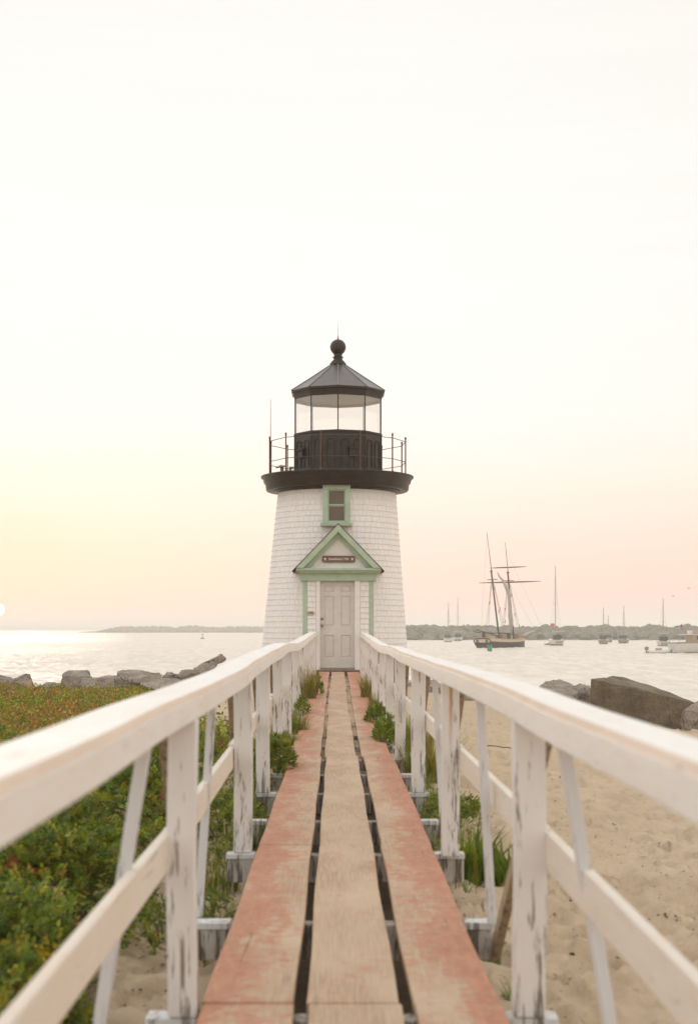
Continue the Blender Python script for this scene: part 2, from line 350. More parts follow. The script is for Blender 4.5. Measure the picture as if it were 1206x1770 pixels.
X, Y = np.meshgrid(xs, ys); Z = ground_z(X, Y)
for (dx_, dy_, r_, a_, th, el) in DIMP:
    i0, i1 = np.searchsorted(xs, (dx_-.6, dx_+.6)); j0, j1 = np.searchsorted(ys, (dy_-.6, dy_+.6))
    if i1 <= i0 or j1 <= j0: continue
    u = X[j0:j1, i0:i1]-dx_; v = Y[j0:j1, i0:i1]-dy_
    p = u*math.cos(th)+v*math.sin(th); q = (-u*math.sin(th)+v*math.cos(th))*el
    d2 = (p*p+q*q)/(r_*r_)
    Z[j0:j1, i0:i1] += -a_*np.exp(-d2*d2)+a_*.42*np.exp(-((np.sqrt(d2)-1.35)/.33)**2)
def grid_mesh(name, X, Y, Z, mat):
    ny, nx = X.shape; me = bpy.data.meshes.new(name)
    co = np.stack([X, Y, Z], -1).reshape(-1, 3).astype(np.float32)
    idx = np.arange(ny*nx).reshape(ny, nx)
    q = np.stack([idx[:-1, :-1], idx[:-1, 1:], idx[1:, 1:], idx[1:, :-1]], -1).reshape(-1, 4)
    return np_mesh(name, co, q, mat, True)
def np_mesh(name, co, q, mat, smooth=False, col=None):
    me = bpy.data.meshes.new(name); k = q.shape[1]
    me.vertices.add(len(co)); me.vertices.foreach_set('co', co.astype(np.float32).ravel())
    me.loops.add(q.size); me.loops.foreach_set('vertex_index', q.astype(np.int32).ravel())
    me.polygons.add(len(q)); me.polygons.foreach_set('loop_start', np.arange(0, q.size, k, dtype=np.int32))
    me.polygons.foreach_set('loop_total', np.full(len(q), k, dtype=np.int32))
    me.polygons.foreach_set('use_smooth', np.full(len(q), smooth))
    me.update(calc_edges=True); me.materials.append(mat)
    if col is not None:
        a = me.color_attributes.new('Col', 'FLOAT_COLOR', 'POINT')
        c4 = np.ones((len(co), 4), np.float32); c4[:, :3] = col; a.data.foreach_set('color', c4.ravel())
    return bpy.data.objects.new(name, me)
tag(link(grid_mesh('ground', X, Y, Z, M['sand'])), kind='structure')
WL = -2.5
rw = np.concatenate([[0.5, 12.0], np.geomspace(26, 420, 760), np.geomspace(425, 5900, 160)])
aw_ = np.concatenate([np.linspace(-math.pi, -.34, 26)[:-1], np.linspace(-.34, .34, 460), np.linspace(.34, math.pi, 26)[1:]])
A_, R2 = np.meshgrid(aw_, rw); WX = R2*np.sin(A_); WY = R2*np.cos(A_)
amp = np.interp(R2, [0, 40, 300, 900, 1500], [.8, 1, 1, .5, 0])
wav = .30*(fbm(WX*.55+.2*WY, WY*.42, 3, 201)-.45)+.26*(fbm(WX*1.7-.3*WY, WY*1.15, 3, 211)-.45)*(.4+1.2*vnoise(WX*.03, WY*.012, 219))
tag(link(grid_mesh('water', WX, WY, WL+wav*amp, M['water'])), kind='structure')
hb = MB().bb((-6000, -6000, -6), (6000, 6000, 26)); hz = NM('haze_air')
pv = hz.n('ShaderNodeVolumePrincipled'); pv.inputs['Color'].default_value = (1.0,.975,.945,1); pv.inputs['Density'].default_value = .00062; pv.inputs['Anisotropy'].default_value = 0.0
for l_ in list(hz.t.links): hz.t.links.remove(l_)
hz.l(pv.outputs[0], hz.out.inputs['Volume'])
tag(hb.build('haze', hz.m), kind='stuff')

# ------------------------------------------------------------------ far shores
def shore(name, x0, x1, D, ytop, seed, n, depth, hmin=.35, rs=(1.0, 1.0)):
    # a low strip of land with a wood standing on it
    sc = D/F; base_y = HY+F*(EYE-WL)/D
    a = (x0-VX)*sc; b = (x1-VX)*sc
    mb = MB(); pts = 60
    front = []; 
    for i in range(pts+1):
        t = i/pts; xx = a+(b-a)*t; taper = min(1, t*9+.02, (1-t)*9+.02) if True else 1
        front.append((xx, D+math.sin(i*1.7+seed)*depth*.05, taper))
    vs = []
    for xx, yy, tp in front: vs += [(xx, yy, WL-.6), (xx, yy+2, WL+.35*tp), (xx, yy+depth, WL+1.2*tp)]
    fs = []
    for i in range(pts): fs += [(3*i, 3*i+3, 3*i+4, 3*i+1), (3*i+1, 3*i+4, 3*i+5, 3*i+2)]
    mb.add(vs, fs, True); tag(mb.build('far_shore_land', M['farland']), kind='structure')
    rd = random.Random(seed); wv = []; wf = []
    base = bmesh.new(); bmesh.ops.create_icosphere(base, subdivisions=2, radius=1); bv = [v.co.copy() for v in base.verts]; bf = [tuple(v.index for v in f.verts) for f in base.faces]; base.free()
    for i in range(n):
        t = rd.random(); px = x0+(x1-x0)*t; top = ytop(px) if callable(ytop) else ytop
        H = (base_y-top)*sc
        if H < .5: continue
        back = rd.random(); xx = (px-VX)*sc; yy = D+3+back*depth*.7
        h = H*(hmin+(1-hmin)*min(1, .35+back*.9))*rd.uniform(.78, 1.02); w = rd.uniform(.45, 1.0)*rs[0]*max(H, 3)*.55
        o = len(wv); jx = [rd.uniform(.7, 1.25) for _ in bv]
        for v, j in zip(bv, jx): wv.append((xx+v.x*w*j, yy+v.y*w*j, WL+max(-.3, h-w*.8*(1)+v.z*w*.8*j)))
        wf += [tuple(k+o for k in f) for f in bf]
        if h > w*1.3:      # foliage down to the ground
            o = len(wv)
            for v, j in zip(bv, jx[::-1]): wv.append((xx+v.x*w*j*1.2, yy-.5+v.y*w*j, WL+max(-.3, h*.42+v.z*h*.42*j)))
            wf += [tuple(k+o for k in f) for f in bf]
    o = np_mesh(name, np.array(wv), np.array(wf), M['farwood'], False); return tag(link(o), kind='stuff')
def prof(knots):
    xs_ = [k[0] for k in knots]; ys_ = [k[1] for k in knots]
    return lambda x: float(np.interp(x, xs_, ys_))+(float(vnoise(np.array(x*.11), np.array(3.3)))-.5)*3.2
shore('far_wood', 640, 1330, 470, prof([(640,1079),(700,1080),(760,1080),(830,1080),(905,1081),(960,1082),(975,1079),(1010,1080),(1040,1082),(1075,1079),(1105,1080),(1125,1085),(1150,1081),(1180,1078),(1200,1083),(1240,1079),(1330,1082)]), 3, 900, 60)
shore('far_wood', 130, 700, 1340, prof([(130,1091.5),(165,1090),(172,1085),(195,1081.5),(225,1083),(250,1081),(280,1084),(310,1081),(350,1083.5),(400,1082),(450,1083),(520,1081),(700,1082)]), 5, 800, 160)
shore('distant_wood', -420, 560, 5000, prof([(-420,1080),(-100,1081),(0,1081.2),(80,1081.4),(150,1082.6),(200,1083),(560,1082)]), 9, 500, 500, .6, (2.5, 1))
sb = MB(); c0 = P(-160, 1090.4, 3100); c1 = P(38, 1090.4, 3100)
sb.lathe([(1, -.8), (.93, .6), (.5, 1.6), (.02, 1.9)], (0, 0, 0), 28); ob = sb.build('sand_spit', M['farland']); ob.scale = ((c1.x-c0.x)/2, 60, 1); ob.location = ((c1.x+c0.x)/2, 3100, WL); tag(ob, kind='structure')

# ------------------------------------------------------------------ jetty rocks
def rock(pts, label, group, mat='rock', seed=0, rough=.035, cuts=2, name='boulder'):
    bm = bmesh.new()
    for p in pts: bm.verts.new(p)
    r = bmesh.ops.convex_hull(bm, input=bm.verts); 
    for v in [v for v in bm.verts if not v.link_faces]: bm.verts.remove(v)
    bmesh.ops.bevel(bm, geom=list(bm.edges), offset=.014, segments=1, affect='EDGES', profile=.6, clamp_overlap=True)
    bmesh.ops.triangulate(bm, faces=list(bm.faces))
    size = max((Vector(a)-Vector(b)).length for a in pts for b in pts)
    for it in range(5):
        long = [e for e in bm.edges if e.calc_length() > size*.055]
        if not long: break
        bmesh.ops.subdivide_edges(bm, edges=long, cuts=1); bmesh.ops.triangulate(bm, faces=list(bm.faces))
    bm.normal_update()
    for v in bm.verts:
        q = v.co*1.7+Vector((seed*7.1, seed*3.3, seed))
        v.co += v.normal*(mnoise.fractal(q, 1.0, 2.1, 5)*rough*1.6+mnoise.noise(q*5)*rough*.5-abs(mnoise.noise(q*1.6+Vector((3,1,2))))*rough*2.0)
    me = bpy.data.meshes.new(name); c = sum((Vector(p) for p in pts), Vector())/len(pts)
    for v in bm.verts: v.co -= c
    bm.to_mesh(me); bm.free(); me.materials.append(M[mat])
    o = bpy.data.objects.new(name, me); o.location = c; link(o); return tag(o, label, 'rock', group)
def blk(x0, x1, ytop, ybot, D, dep, seed, tilt=0, slope=0, peak=.5):
    # irregular block spanning those pixels at that distance; the top is a ridge or a slanted face
    rd = random.Random(seed); pts = []
    for k, (dx, dy) in enumerate(((0,0),(1,0),(1,1),(0,1))):
        xx = x0+(x1-x0)*(dx*.94+rd.uniform(0,.06)); dd = D+dep*dy+rd.uniform(-.1,.1)
        b = P(xx, ybot, D); pts.append(Vector((b.x, dd, b.z-.25)))
        f = (dx-.5)*tilt; yt = ytop+(ybot-ytop)*(.32*rd.random()+ (.22 if dy == 0 else .0))+f*(ybot-ytop)
        xi = x0+(x1-x0)*(.5+(dx-.5)*rd.uniform(.55, .95)); t = P(xi, max(ytop, yt), D); pts.append(Vector((t.x, dd, t.z)))
        m_ = P(xx, ytop+(ybot-ytop)*rd.uniform(.45, .8), D); pts.append(Vector((m_.x, dd, m_.z)))
    t = P(x0+(x1-x0)*peak, ytop, D+dep*.5); pts.append(t); t2 = P(x0+(x1-x0)*(peak+rd.uniform(-.12,.2)), ytop+.5, D+dep*.25); pts.append(t2)
    return pts
GL = 'granite boulders of the jetty left of the lighthouse'; GR = 'granite boulders of the jetty right of the lighthouse'
rock(blk(-30, 13, 1165, 1192, 38.4, 1.2, 1, peak=.4), 'rounded grey boulder cut off by the left edge of the picture', GL, seed=1)
rock([P(10,1194,38), P(60,1194,38), P(12,1180,38), P(46,1164,38.2), P(52,1165,38.5), P(61,1180,38.2), P(30,1169,38.8), P(58,1178,39), P(12,1192,39), P(20,1176,37.8)], 'triangular peaked grey boulder second from the left edge', GL, seed=2)
rock(blk(60, 106, 1180, 1194, 38.6, 1.0, 3), 'low flat grey boulder in the gap between two taller ones', GL, seed=3)
rock([P(106,1194,38), P(152,1197,37.6), P(108,1166,38), P(116,1159,38.6), P(150,1159.5,38.6), P(158,1170,38), P(170,1196,38.9), P(112,1160,39.6), P(152,1162,39.6), P(106,1190,39.6)], 'tall rounded grey boulder left of the wedge shaped block', GL, seed=4)
rock([P(137,1196,37.3), P(200,1196,37), P(138,1170,37.4), P(196,1174,37.4), P(152,1169,38.2), P(190,1170,38.4), P(140,1195,38.2), P(204,1190,38.2), P(152,1194,37)], 'grey wedge shaped block leaning on the tall rounded boulder', GL, seed=5)
rock(blk(168, 202, 1167.5, 1176, 40.2, .8, 6), 'small grey stone showing behind the wedge shaped block', GL, seed=6)
rock([P(200,1192,38.2), P(203,1162,38.4), P(212,1158.5,39), P(246,1158.5,39), P(262,1166,38.4), P(262,1190,38.2), P(212,1159,39.8), P(262,1163,39.8), P(200,1190,39.8)], 'pale grey flat topped boulder in the middle of the left jetty', GL, seed=7)
rock([P(217,1173,37.4), P(224,1180,37.4), P(262,1187,37.3), P(282,1168,37.6), P(244,1160,38.2), P(276,1162,38.4), P(262,1190,38.2), P(222,1176,38.2)], 'brown grey wedge boulder lying across the pale flat topped one', GL, seed=8)
rock([P(240,1184,36.4), P(318,1178,36.4), P(244,1177,36.6), P(300,1171,37.0), P(322,1172,37.0), P(268,1193,36.2), P(318,1194,36.4), P(250,1192,37.4), P(326,1190,37.4)], 'long low grey slab at the foot of the left jetty', GL, seed=9)
rock(blk(279, 305, 1161, 1176, 38.6, .9, 10, peak=.6), 'small dark boulder right of the wedge boulder', GL, seed=10)
rock(blk(301, 338, 1158, 1180, 38.4, 1.0, 11, peak=.4), 'grey peaked boulder just left of the tilted slab', GL, seed=11)
rock([P(335,1166,38.0), P(334,1154,38.0), P(350,1150,38.0), P(376,1133,38.2), P(384,1130.5,38.4), P(389,1138,38.3), P(372,1154,37.9), P(350,1166,37.8), P(340,1152,39.0), P(382,1131.5,39.1), P(390,1140,39.0), P(345,1170,39)], 'big grey slab tilted up above the handrail, highest of the left jetty', GL, seed=12)
rock(blk(330, 396, 1156, 1182, 38.8, 1.2, 13), 'boulder under the tilted slab mostly behind the handrail', GL, seed=13)
rock(blk(392, 446, 1150, 1182, 39.4, 1.4, 14), 'grey boulder between the tilted slab and the tower', GL, seed=14)
# right side
rock([P(1018,1270,23.7), P(1019,1172,23.5), P(1203,1215,23.1), P(1187,1262,23.2), P(1060,1167.5,24.7), P(1075,1169,25.0), P(1120,1189,25.0), P(1150,1200,24.8), P(1200,1213,23.9), P(1030,1262,24.8), P(1196,1260,24.2)], 'largest dark brown angular boulder right of the boardwalk', GR, 'darkrock', 21, .018)
rock([P(930,1190,25.4), P(942,1177,25.6), P(988,1206,25.0), P(966,1175.5,26.4), P(978,1178,26.4), P(996,1190,26.0), P(1000,1196,25.6), P(990,1225,25.2), P(935,1225,25.6), P(1000,1222,26.4), P(936,1210,26.6)], 'flat grey boulder with an ochre face left of the largest boulder', GR, 'rock', 22, .02)
rock(blk(984, 1026, 1184, 1225, 25.9, .9, 23, peak=.7), 'low grey stone wedged between the two right boulders', GR, seed=23, rough=.02)
rock(blk(1184, 1262, 1212, 1268, 22.9, 1.0, 24, peak=.4), 'grey boulder cut off by the right edge of the picture', GR, seed=24)
GB = 'stones seen through the right railing'
SL = ['grey shore stone right at the foot of the tower behind the right railing', 'grey shore stone second from the tower behind the right railing', 'low dark stone on the sand in front of the second shore stone', 'wide grey stone behind the right railing below the schooner stern', 'small dark stone lying lower on the sand than the row of shore stones', 'grey shore stone below the schooner bow behind the right handrail', 'grey shore stone hidden behind the handrail next to the flat ochre boulder']
for i, (a, b, t, bo, D) in enumerate([(700,735,1180,1208,35.5),(728,775,1176,1214,34.2),(752,800,1206,1226,31.5),(778,830,1184,1220,32.0),(822,868,1220,1240,28.6),(836,890,1192,1226,29.5),(884,938,1190,1226,27.6)]):
    rock(blk(a, b, t, bo, D, .9, 40+i), SL[i], GB, seed=40+i, rough=.03)

# ------------------------------------------------------------------ boardwalk
def deck_z(y): return float(np.interp(y, [0, 17, 20, 26, 34.4], [0, 0, .03, .12, .19]))
bw = empty('boardwalk', (0, 0, 0), 'boardwalk of three long planks with worn red paint leading to the lighthouse door', 'boardwalk')
SEG = [(-1.0, 1.2), (1.2, 4.64), (4.64, 8.04), (8.04, 13.6), (13.6, 19.8), (19.8, 25.9), (25.9, 34.0)]
LANE = [(-.43, -.137), (-.091, .205), (.25, .527)]
offs = {3: (0, 0, 0), 4: (-.012, -.015, -.004), 5: (-.028, -.03, -.012), 6: (-.03, -.02, .0)}
stag = random.Random(5)
for i, (a, b) in enumerate(SEG):
    for k, (x0, x1) in enumerate(LANE):
        o = offs.get(i, (0, 0, 0))[k]+stag.uniform(-.006, .006); mb = MB(); nseg = 8; vs = []
        j0 = a+stag.uniform(-.02, .02) if i else a; j1 = b-.006
        for s in range(nseg+1):
            t = s/nseg; y = a+.004+(b-a-.008)*t; z = deck_z(y)+.003*math.sin(t*3.1+k+i); w = .004*math.sin(y*2.3+k*2)
            for x_, z_ in ((x0+o+w, z-.042), (x1+o+w, z-.042), (x1+o+w, z), (x0+o+w, z)): vs.append((x_, y, z_))
        fs = [(0,1,2,3), tuple(4*nseg+q for q in (3,2,1,0))]
        for s in range(nseg):
            for q in range(4): fs.append((4*s+q, 4*s+(q+1)%4, 4*s+4+(q+1)%4, 4*s+4+q))
        mb.add(vs, fs); mb.build('plank', M['plank'], bw, .005, seg=2)
BEAMS = [1.55, 3.85, 4.63, 6.12, 7.98, 9.35, 10.9, 12.3, 13.7, 15.3, 16.8, 18.4, 19.9, 21.5, 23.0, 24.5, 26.0, 28, 30, 32]
for i, y in enumerate(BEAMS):
    z = deck_z(y)-.044; mid = i % 2 == 1
    xl, xr = (-.60, .655) if mid else (-.60, .70)
    MB().bb((xl, y-.045, z-.15), (xr, y+.045, z)).build('crossbeam', M['beam'], bw, .006)
    MB().bb((xl-.005, y-.05, z+.001-.022), (-.445, y+.05, z+.008)).build('beam_cap', M['stake'], bw, .003)
    MB().bb((.54, y-.05, z+.001-.022), (xr+.005, y+.05, z+.008)).build('beam_cap', M['stake'], bw, .003)

# ------------------------------------------------------------------ railings
def rail_side(sign, name, label, zk, xin, xout, posts, stakes, thick):
    r = empty(name, (0, 0, 0), label, 'railing', 'railings of the boardwalk')
    ks = sorted(zk); ztop = lambda y: float(np.interp(y, ks, [zk[k] for k in ks]))
    def sm(y): return (ztop(y-.5)+2*ztop(y)+ztop(y+.5))/4
    # wavy top rail in lengths that butt together
    cuts = [-.8, 7.9, 17.0, 25.8, 34.3]
    for a, b in zip(cuts[:-1], cuts[1:]):
        mb = MB(); nn = int((b-a)/.3)+1; vs = []
        for i in range(nn+1):
            y = a+.003+(b-a-.006)*i/nn; z = sm(y); w = .006*math.sin(y*1.3+sign)+.004*math.sin(y*2.9)
            sec = [(xin, z-thick), (xin, z-.016), (xin+sign*.014, z), (xout-sign*.014, z-.002), (xout, z-.016), (xout, z-thick+.01)]
            vs += [(x_+w, y, z_) for x_, z_ in sec]
        k = 6; fs = [tuple(range(k)), tuple(k*nn+q for q in range(k-1, -1, -1))]
        for i in range(nn):
            for q in range(k): fs.append((k*i+q, k*i+(q+1)%k, k*(i+1)+(q+1)%k, k*(i+1)+q))
        mb.add(vs, fs); tro = mb.build('top_rail', M['rail'], r, .004); tro.data.materials.append(M['rail_edge'])
        for i in range(nn): tro.data.polygons[2+i*k+1].material_index = 1
    rd = random.Random(int(sign*5+20))
    for i, (y, xa, xb) in enumerate(posts):
        zb = deck_z(y)-.034; zt = sm(y)-thick-.001; lean = rd.uniform(-.008, .008)
        mb = MB(); vs = []
        for z_, l_ in ((zb, 0), ((zb+zt)/2, lean), (zt, 0)):
            vs += [(xa+l_, y-.045, z_), (xb+l_, y-.045, z_), (xb+l_, y+.045, z_), (xa+l_, y+.045, z_)]
        fs = [(3,2,1,0), (8,9,10,11)]+[(4*j+q, 4*j+(q+1)%4, 4*j+4+(q+1)%4, 4*j+4+q) for j in range(2) for q in range(4)]
        mb.add(vs, fs); mb.build('post', M['post'], r, .006)
        # bare diagonal brace from the post's outer face down to the next beam
        if i+1 < len(posts) and y < 24:
            yn = y+1.45; xo = xb if sign > 0 else xa
            MB().beam((xo+sign*.028, y+.06, zt-.02), (sign*.665+(.05 if sign < 0 else 0), yn, deck_z(yn)-.17), .035, .07, (0, 1, .2)).build('brace', M['rawwood'], r, .004)
    for a, b in zip(posts[:-1], posts[1:]):
        ya, yb = a[0]+.0455, b[0]-.0455
        xa = (a[2]+.0155) if sign > 0 else (a[1]-.0155); xb = (b[2]+.0155) if sign > 0 else (b[1]-.0155); ya -= .043; yb += .043
        za = .495+deck_z(ya)+rd.uniform(-.012,.012); zb = .495+deck_z(yb)+rd.uniform(-.012,.012)
        MB().beam((xa, ya, za), (xb, yb, zb), .030, .115).build('mid_rail', M['midrail'], r, .004)
    for (y, xt, xb) in stakes:
        zt = sm(y)-thick-.001; zb = deck_z(y)-.034
        MB().beam((xb, y, zb), (xt, y, zt), .034, .05, (0, 1, 0)).build('stake', M['stake'], r, .003)
    return r
LP = [(1.5, -.53, -.435), (4.62, -.532, -.442), (8.0, -.566, -.466), (10.9, -.60, -.50), (13.8, -.608, -.513), (16.9, -.625, -.52), (20.2, -.62, -.525), (23.3, -.60, -.53+.01), (26.3, -.60, -.51), (28.4, -.59, -.50), (30.5, -.58, -.49), (32.6, -.57, -.48)]
RP = [(1.5, .563, .66), (4.62, .563, .661), (7.86, .57, .664), (10.9, .569, .672), (13.6, .55, .645), (16.8, .575, .665), (19.8, .59, .675), (23.0, .56, .66), (26.0, .56, .66), (28.4, .56, .66), (30.5, .56, .65), (32.6, .55, .64)]
LS = [(3.9, -.512, -.665), (6.2, -.53, -.59), (9.4, -.60, -.62), (12.4, -.62, -.64), (15.3, -.62, -.64), (18.5, -.62, -.64)]
RS = [(3.9, .61, .765), (6.05, .60, .650), (9.35, .635, .685), (12.3, .65, .69), (15.3, .65, .69), (18.4, .65, .69)]
zl = {-1:1.0, 1.9:1.0, 4:.999, 6:1.0, 7.8:1.019, 9.4:1.033, 11.7:1.055, 13.9:1.064, 16.9:1.031, 19:1.03, 24:1.07, 31:1.118, 34:1.13}
zr = {-1:.99, 2.2:.992, 4.4:1.0, 6.2:1.01, 8.1:1.008, 10.1:1.002, 13:1.004, 15.2:1.015, 17:1.0, 19.2:.985, 23:1.02, 28:1.07, 33:1.108, 34:1.11}
rail_side(-1, 'railing', 'weathered white wooden railing on the left side of the boardwalk', zl, -.44, -.61, LP, LS, .088)
rail_side(1, 'railing', 'weathered white wooden railing on the right side of the boardwalk', zr, .55, .70, RP, RS, .092)

# ------------------------------------------------------------------ lighthouse
DC = 36.5; LX = (578-VX)*DC/F; LEAN = .0155      # axis position at z = .8, lean per metre of height
lh = empty('lighthouse', (0, DC, .1), 'white shingled lighthouse with a black lantern room and green trimmed porch', 'lighthouse')
def add_part(mb, name, mat, parent=lh, bevel=0, kind=None):     # geometry is written in world coordinates; the root sits at (0,DC,.1)
    mb.v = [(x, y-DC, z-.1) for x, y, z in mb.v] if parent is lh or parent.get('rooted') else mb.v
    o = mb.build(name, M[mat], parent, bevel)
    if parent is not lh and parent.get('rooted'): pass
    o['rooted'] = 1
    if kind: o['kind'] = kind
    return o
def RAD(z): return 1.82-(z-.79)*.0896
def AX(z): return LX+(z-.8)*LEAN*1.05
core = MB(); prof_ = [(RAD(z)-.012, z) for z in (-.3, 1, 2, 3, 4, 4.75)]
core.lathe([(r, z) for r, z in prof_], (LX-.8*LEAN*1.05, DC, 0), 96, True, 0, LEAN*1.05)
tower = add_part(core, 'tower_wall', 'wallgap')
# shingle meshes of a few widths
CH = .1355; widths = [.085, .105, .125, .15, .175]
def shingle_mb(w, h=CH*1.16):
    mb = MB(); t0, t1 = .021, .004
    mb.add([(-w/2, -t0, 0), (w/2, -t0, 0), (w/2, 0, 0), (-w/2, 0, 0), (-w/2, -t1, h), (w/2, -t1, h), (w/2, 0, h), (-w/2, 0, h)],
           [(0,1,5,4), (1,2,6,5), (2,3,7,6), (3,0,4,7), (4,5,6,7), (3,2,1,0)]); return mb
shm = []
for w in widths:
    me = shingle_mb(w).mesh('shingle'); me.materials.append(M['shingle']); shm.append(me)
rs_ = random.Random(12); placed = []
z = .02; c = 0
while z < 4.66:
    r = RAD(z); a = rs_.random()*.1; tot = 2*math.pi
    while a < tot-.03:
        k = rs_.choices(range(5), [1, 2, 3, 3, 2])[0]; da = (widths[k]+.004)/r
        aw = a+da/2
        sl_ = math.atan(.0896)
        tr = Matrix.Translation((AX(z)+(r-.004)*math.sin(aw), DC-(r-.004)*math.cos(aw), z+rs_.uniform(-.002, .002)))
        Mx = tr @ Matrix.Rotation(aw, 4, 'Z') @ Matrix.Rotation(-sl_, 4, 'X') @ Matrix.Rotation(rs_.uniform(-.006, .006), 4, 'Y')
        placed.append((aw, z, k, Mx)); a += da
    z += CH; c += 1
def score(p):
    aw, z, k, Mx = p; f = math.cos(aw)      # nearest and facing, not hidden by porch or window
    x = AX(z)+RAD(z)*math.sin(aw)
    if f < .15 or z < .8: return -9
    hid = (abs(x-.05) < .88 and z < 2.6) or (z < 3.7 and abs(x-.05) < (3.75-z)*.95) or (abs(x-.01) < .30 and z > 3.55)
    return -9 if hid else f*widths[k]/.15
order = sorted(range(len(placed)), key=lambda i: -score(placed[i])); best = set(order[:300])
rest = MB(); ofs = Matrix.Translation((0, -DC, -.1))
for i, (aw, z, k, Mx) in enumerate(placed):
    if abs(AX(z)+RAD(z)*math.sin(aw)) < .25 and math.cos(aw) > 0 and 3.74 < z < 4.52: continue
    if i in best: inst('shingle', shm[k], ofs @ Mx, tower)
    else:
        me = shm[k]; rest.add([(ofs @ Mx) @ v.co for v in me.vertices], [tuple(p.vertices) for p in me.polygons])
o = rest.build('shingle', M['shingle'], tower, fix=False); o['kind'] = 'stuff'

# gallery
GC = AX(4.9); gallery = add_part(MB().lathe([(1.0, 5.045), (1.925, 5.03), (1.93, 5.0), (1.90, 4.975), (1.865, 4.93), (1.85, 4.86), (1.815, 4.845), (1.80, 4.70), (1.775, 4.665), (1.52, 4.68), (1.50, 4.74), (1.36, 4.74)], (GC, DC, 0), 96), 'gallery_deck', 'gallery')
# brackets' inner moulding
add_part(MB().lathe([(1.55, 4.70), (1.56, 4.64), (1.50, 4.60), (1.44, 4.60)], (AX(4.65), DC, 0), 96), 'cornice_moulding', 'gallery', gallery)
RG = 1.74; angs = [-104, -75, -46, -13, 18.7, 51, 79, 108, 138, 168, -164, -132]
gr = MB(); gr.lathe([(RG+.02, 5.034), (RG+.02, 5.05), (RG-.02, 5.05)], (GC, DC, 0), 60); grail = add_part(gr, 'gallery_railing', 'iron')
pos = [(GC+RG*math.sin(rad(a)), DC-RG*math.cos(rad(a))) for a in angs]
for (x, y) in pos:
    mb = MB(); mb.tube([(x, y, 5.04), (x, y, 5.94)], .017, 8); mb.lathe([(0.004, 6.0), (.022, 5.985), (.027, 5.965), (.018, 5.945), (.026, 5.935), (.018, 5.925)], (x, y, 0), 8); mb.lathe([(.035, 5.04), (.03, 5.07), (.017, 5.08)], (x, y, 0), 8)
    add_part(mb, 'railing_post', 'iron', grail)
so_ = sorted(range(12), key=lambda i: angs[i] % 360)
for a, b in zip(so_, so_[1:]+so_[:1]):
    for z in (5.88, 5.37):
        add_part(MB().tube([(pos[a][0], pos[a][1], z), (pos[b][0], pos[b][1], z)], .009, 6), 'railing_bar', 'iron', grail)
# whip aerial and lamp on the gallery
ax_, ay_ = pos[1]; add_part(MB().tube([(ax_+.02, ay_+.02, 5.5), (ax_+.02, ay_+.02, 6.93)], [.012, .006], 6), 'whip_aerial', 'iron')
x, y = GC-1.40, DC+.2; mb = MB(); mb.tube([(x, y, 5.04), (x, y, 5.30)], .045, 8); mb.add([(x-.16, y-.12, 5.285), (x+.1, y-.12, 5.33), (x+.1, y+.12, 5.33), (x-.16, y+.12, 5.285), (x-.03, y, 5.37)], [(0,1,4), (1,2,4), (2,3,4), (3,0,4), (3,2,1,0)])
add_part(mb, 'fog_sensor', 'grey')
x, y = GC-1.18, DC-.1; mb = MB(); mb.tube([(x, y, 5.04), (x, y, 5.24)], .03, 8); mb.box((x+.03, y, 5.26), (.12, .1, .04)); mb.box((x+.10, y, 5.12), (.1, .1, .14)); add_part(mb, 'signal_horn', 'grey')

# lantern room: ten sided
TC = AX(6.2); RV = 1.134
def deca(r, rot=0): return [(TC+r*math.sin(rad(36*k)+rot), DC-r*math.cos(rad(36*k)+rot)) for k in range(10)]
def ring(prof, smooth=False, c=None):
    return MB().lathe(prof, (TC, DC, 0), 10, smooth)
parapet = add_part(ring([(RV, 5.045), (RV, 6.03), (RV+.03, 6.035), (RV+.03, 6.06), (RV-.06, 6.062), (RV-.06, 5.05)]), 'parapet', 'black')
Rin = RV*math.cos(rad(18))
def facemat(k):      # frame on the middle of side k: local x along the side, y outward (negated), z up
    a = rad(36*k+18); return Matrix.Translation((TC, DC, 0)) @ Matrix.Rotation(a, 4, 'Z') @ Matrix.Translation((0, -Rin, 0))
def xf(mb, Mx): mb.v = [tuple(Mx @ Vector(v)) for v in mb.v]; return mb
for k in range(10):
    F_ = facemat(k)
    for cx in (-.165, .165):      # round headed raised mouldings
        w, z0, z1 = .095, 5.20, 5.78; pts = [(cx-w, -.012, z0), (cx-w, -.012, z1)]+[(cx-w*math.cos(t), -.012, z1+w*math.sin(t)) for t in np.linspace(.3, math.pi-.3, 6)]+[(cx+w, -.012, z1), (cx+w, -.012, z0)]
        add_part(xf(MB().tube(pts, .0115, 5), F_), 'arch_moulding', 'black', parapet)
    v0 = deca(RV+.005)[k]; add_part(MB().tube([(*v0, 5.05), (*v0, 6.03)], .016, 6), 'corner_strip', 'black', parapet)
for k, cx in ((8, .0), (0, .02)):
    mb = MB(); mb.bb((cx-.10, -.085, 5.44), (cx+.10, -.001, 5.62)); mb.add([(cx-.12, -.13, 5.625), (cx+.12, -.13, 5.625), (cx+.12, 0, 5.69), (cx-.12, 0, 5.69), (cx-.12, -.13, 5.61), (cx+.12, -.13, 5.61), (cx+.12, 0, 5.61), (cx-.12, 0, 5.61)], [(0,1,2,3), (0,4,5,1), (1,5,6,2), (3,7,4,0), (7,6,5,4)])
    add_part(xf(mb, facemat(k)), 'vent_box', 'black')
lant = add_part(ring([(RV+.01, 6.06), (RV+.01, 6.085), (RV-.05, 6.085)]), 'lantern_frame', 'black')
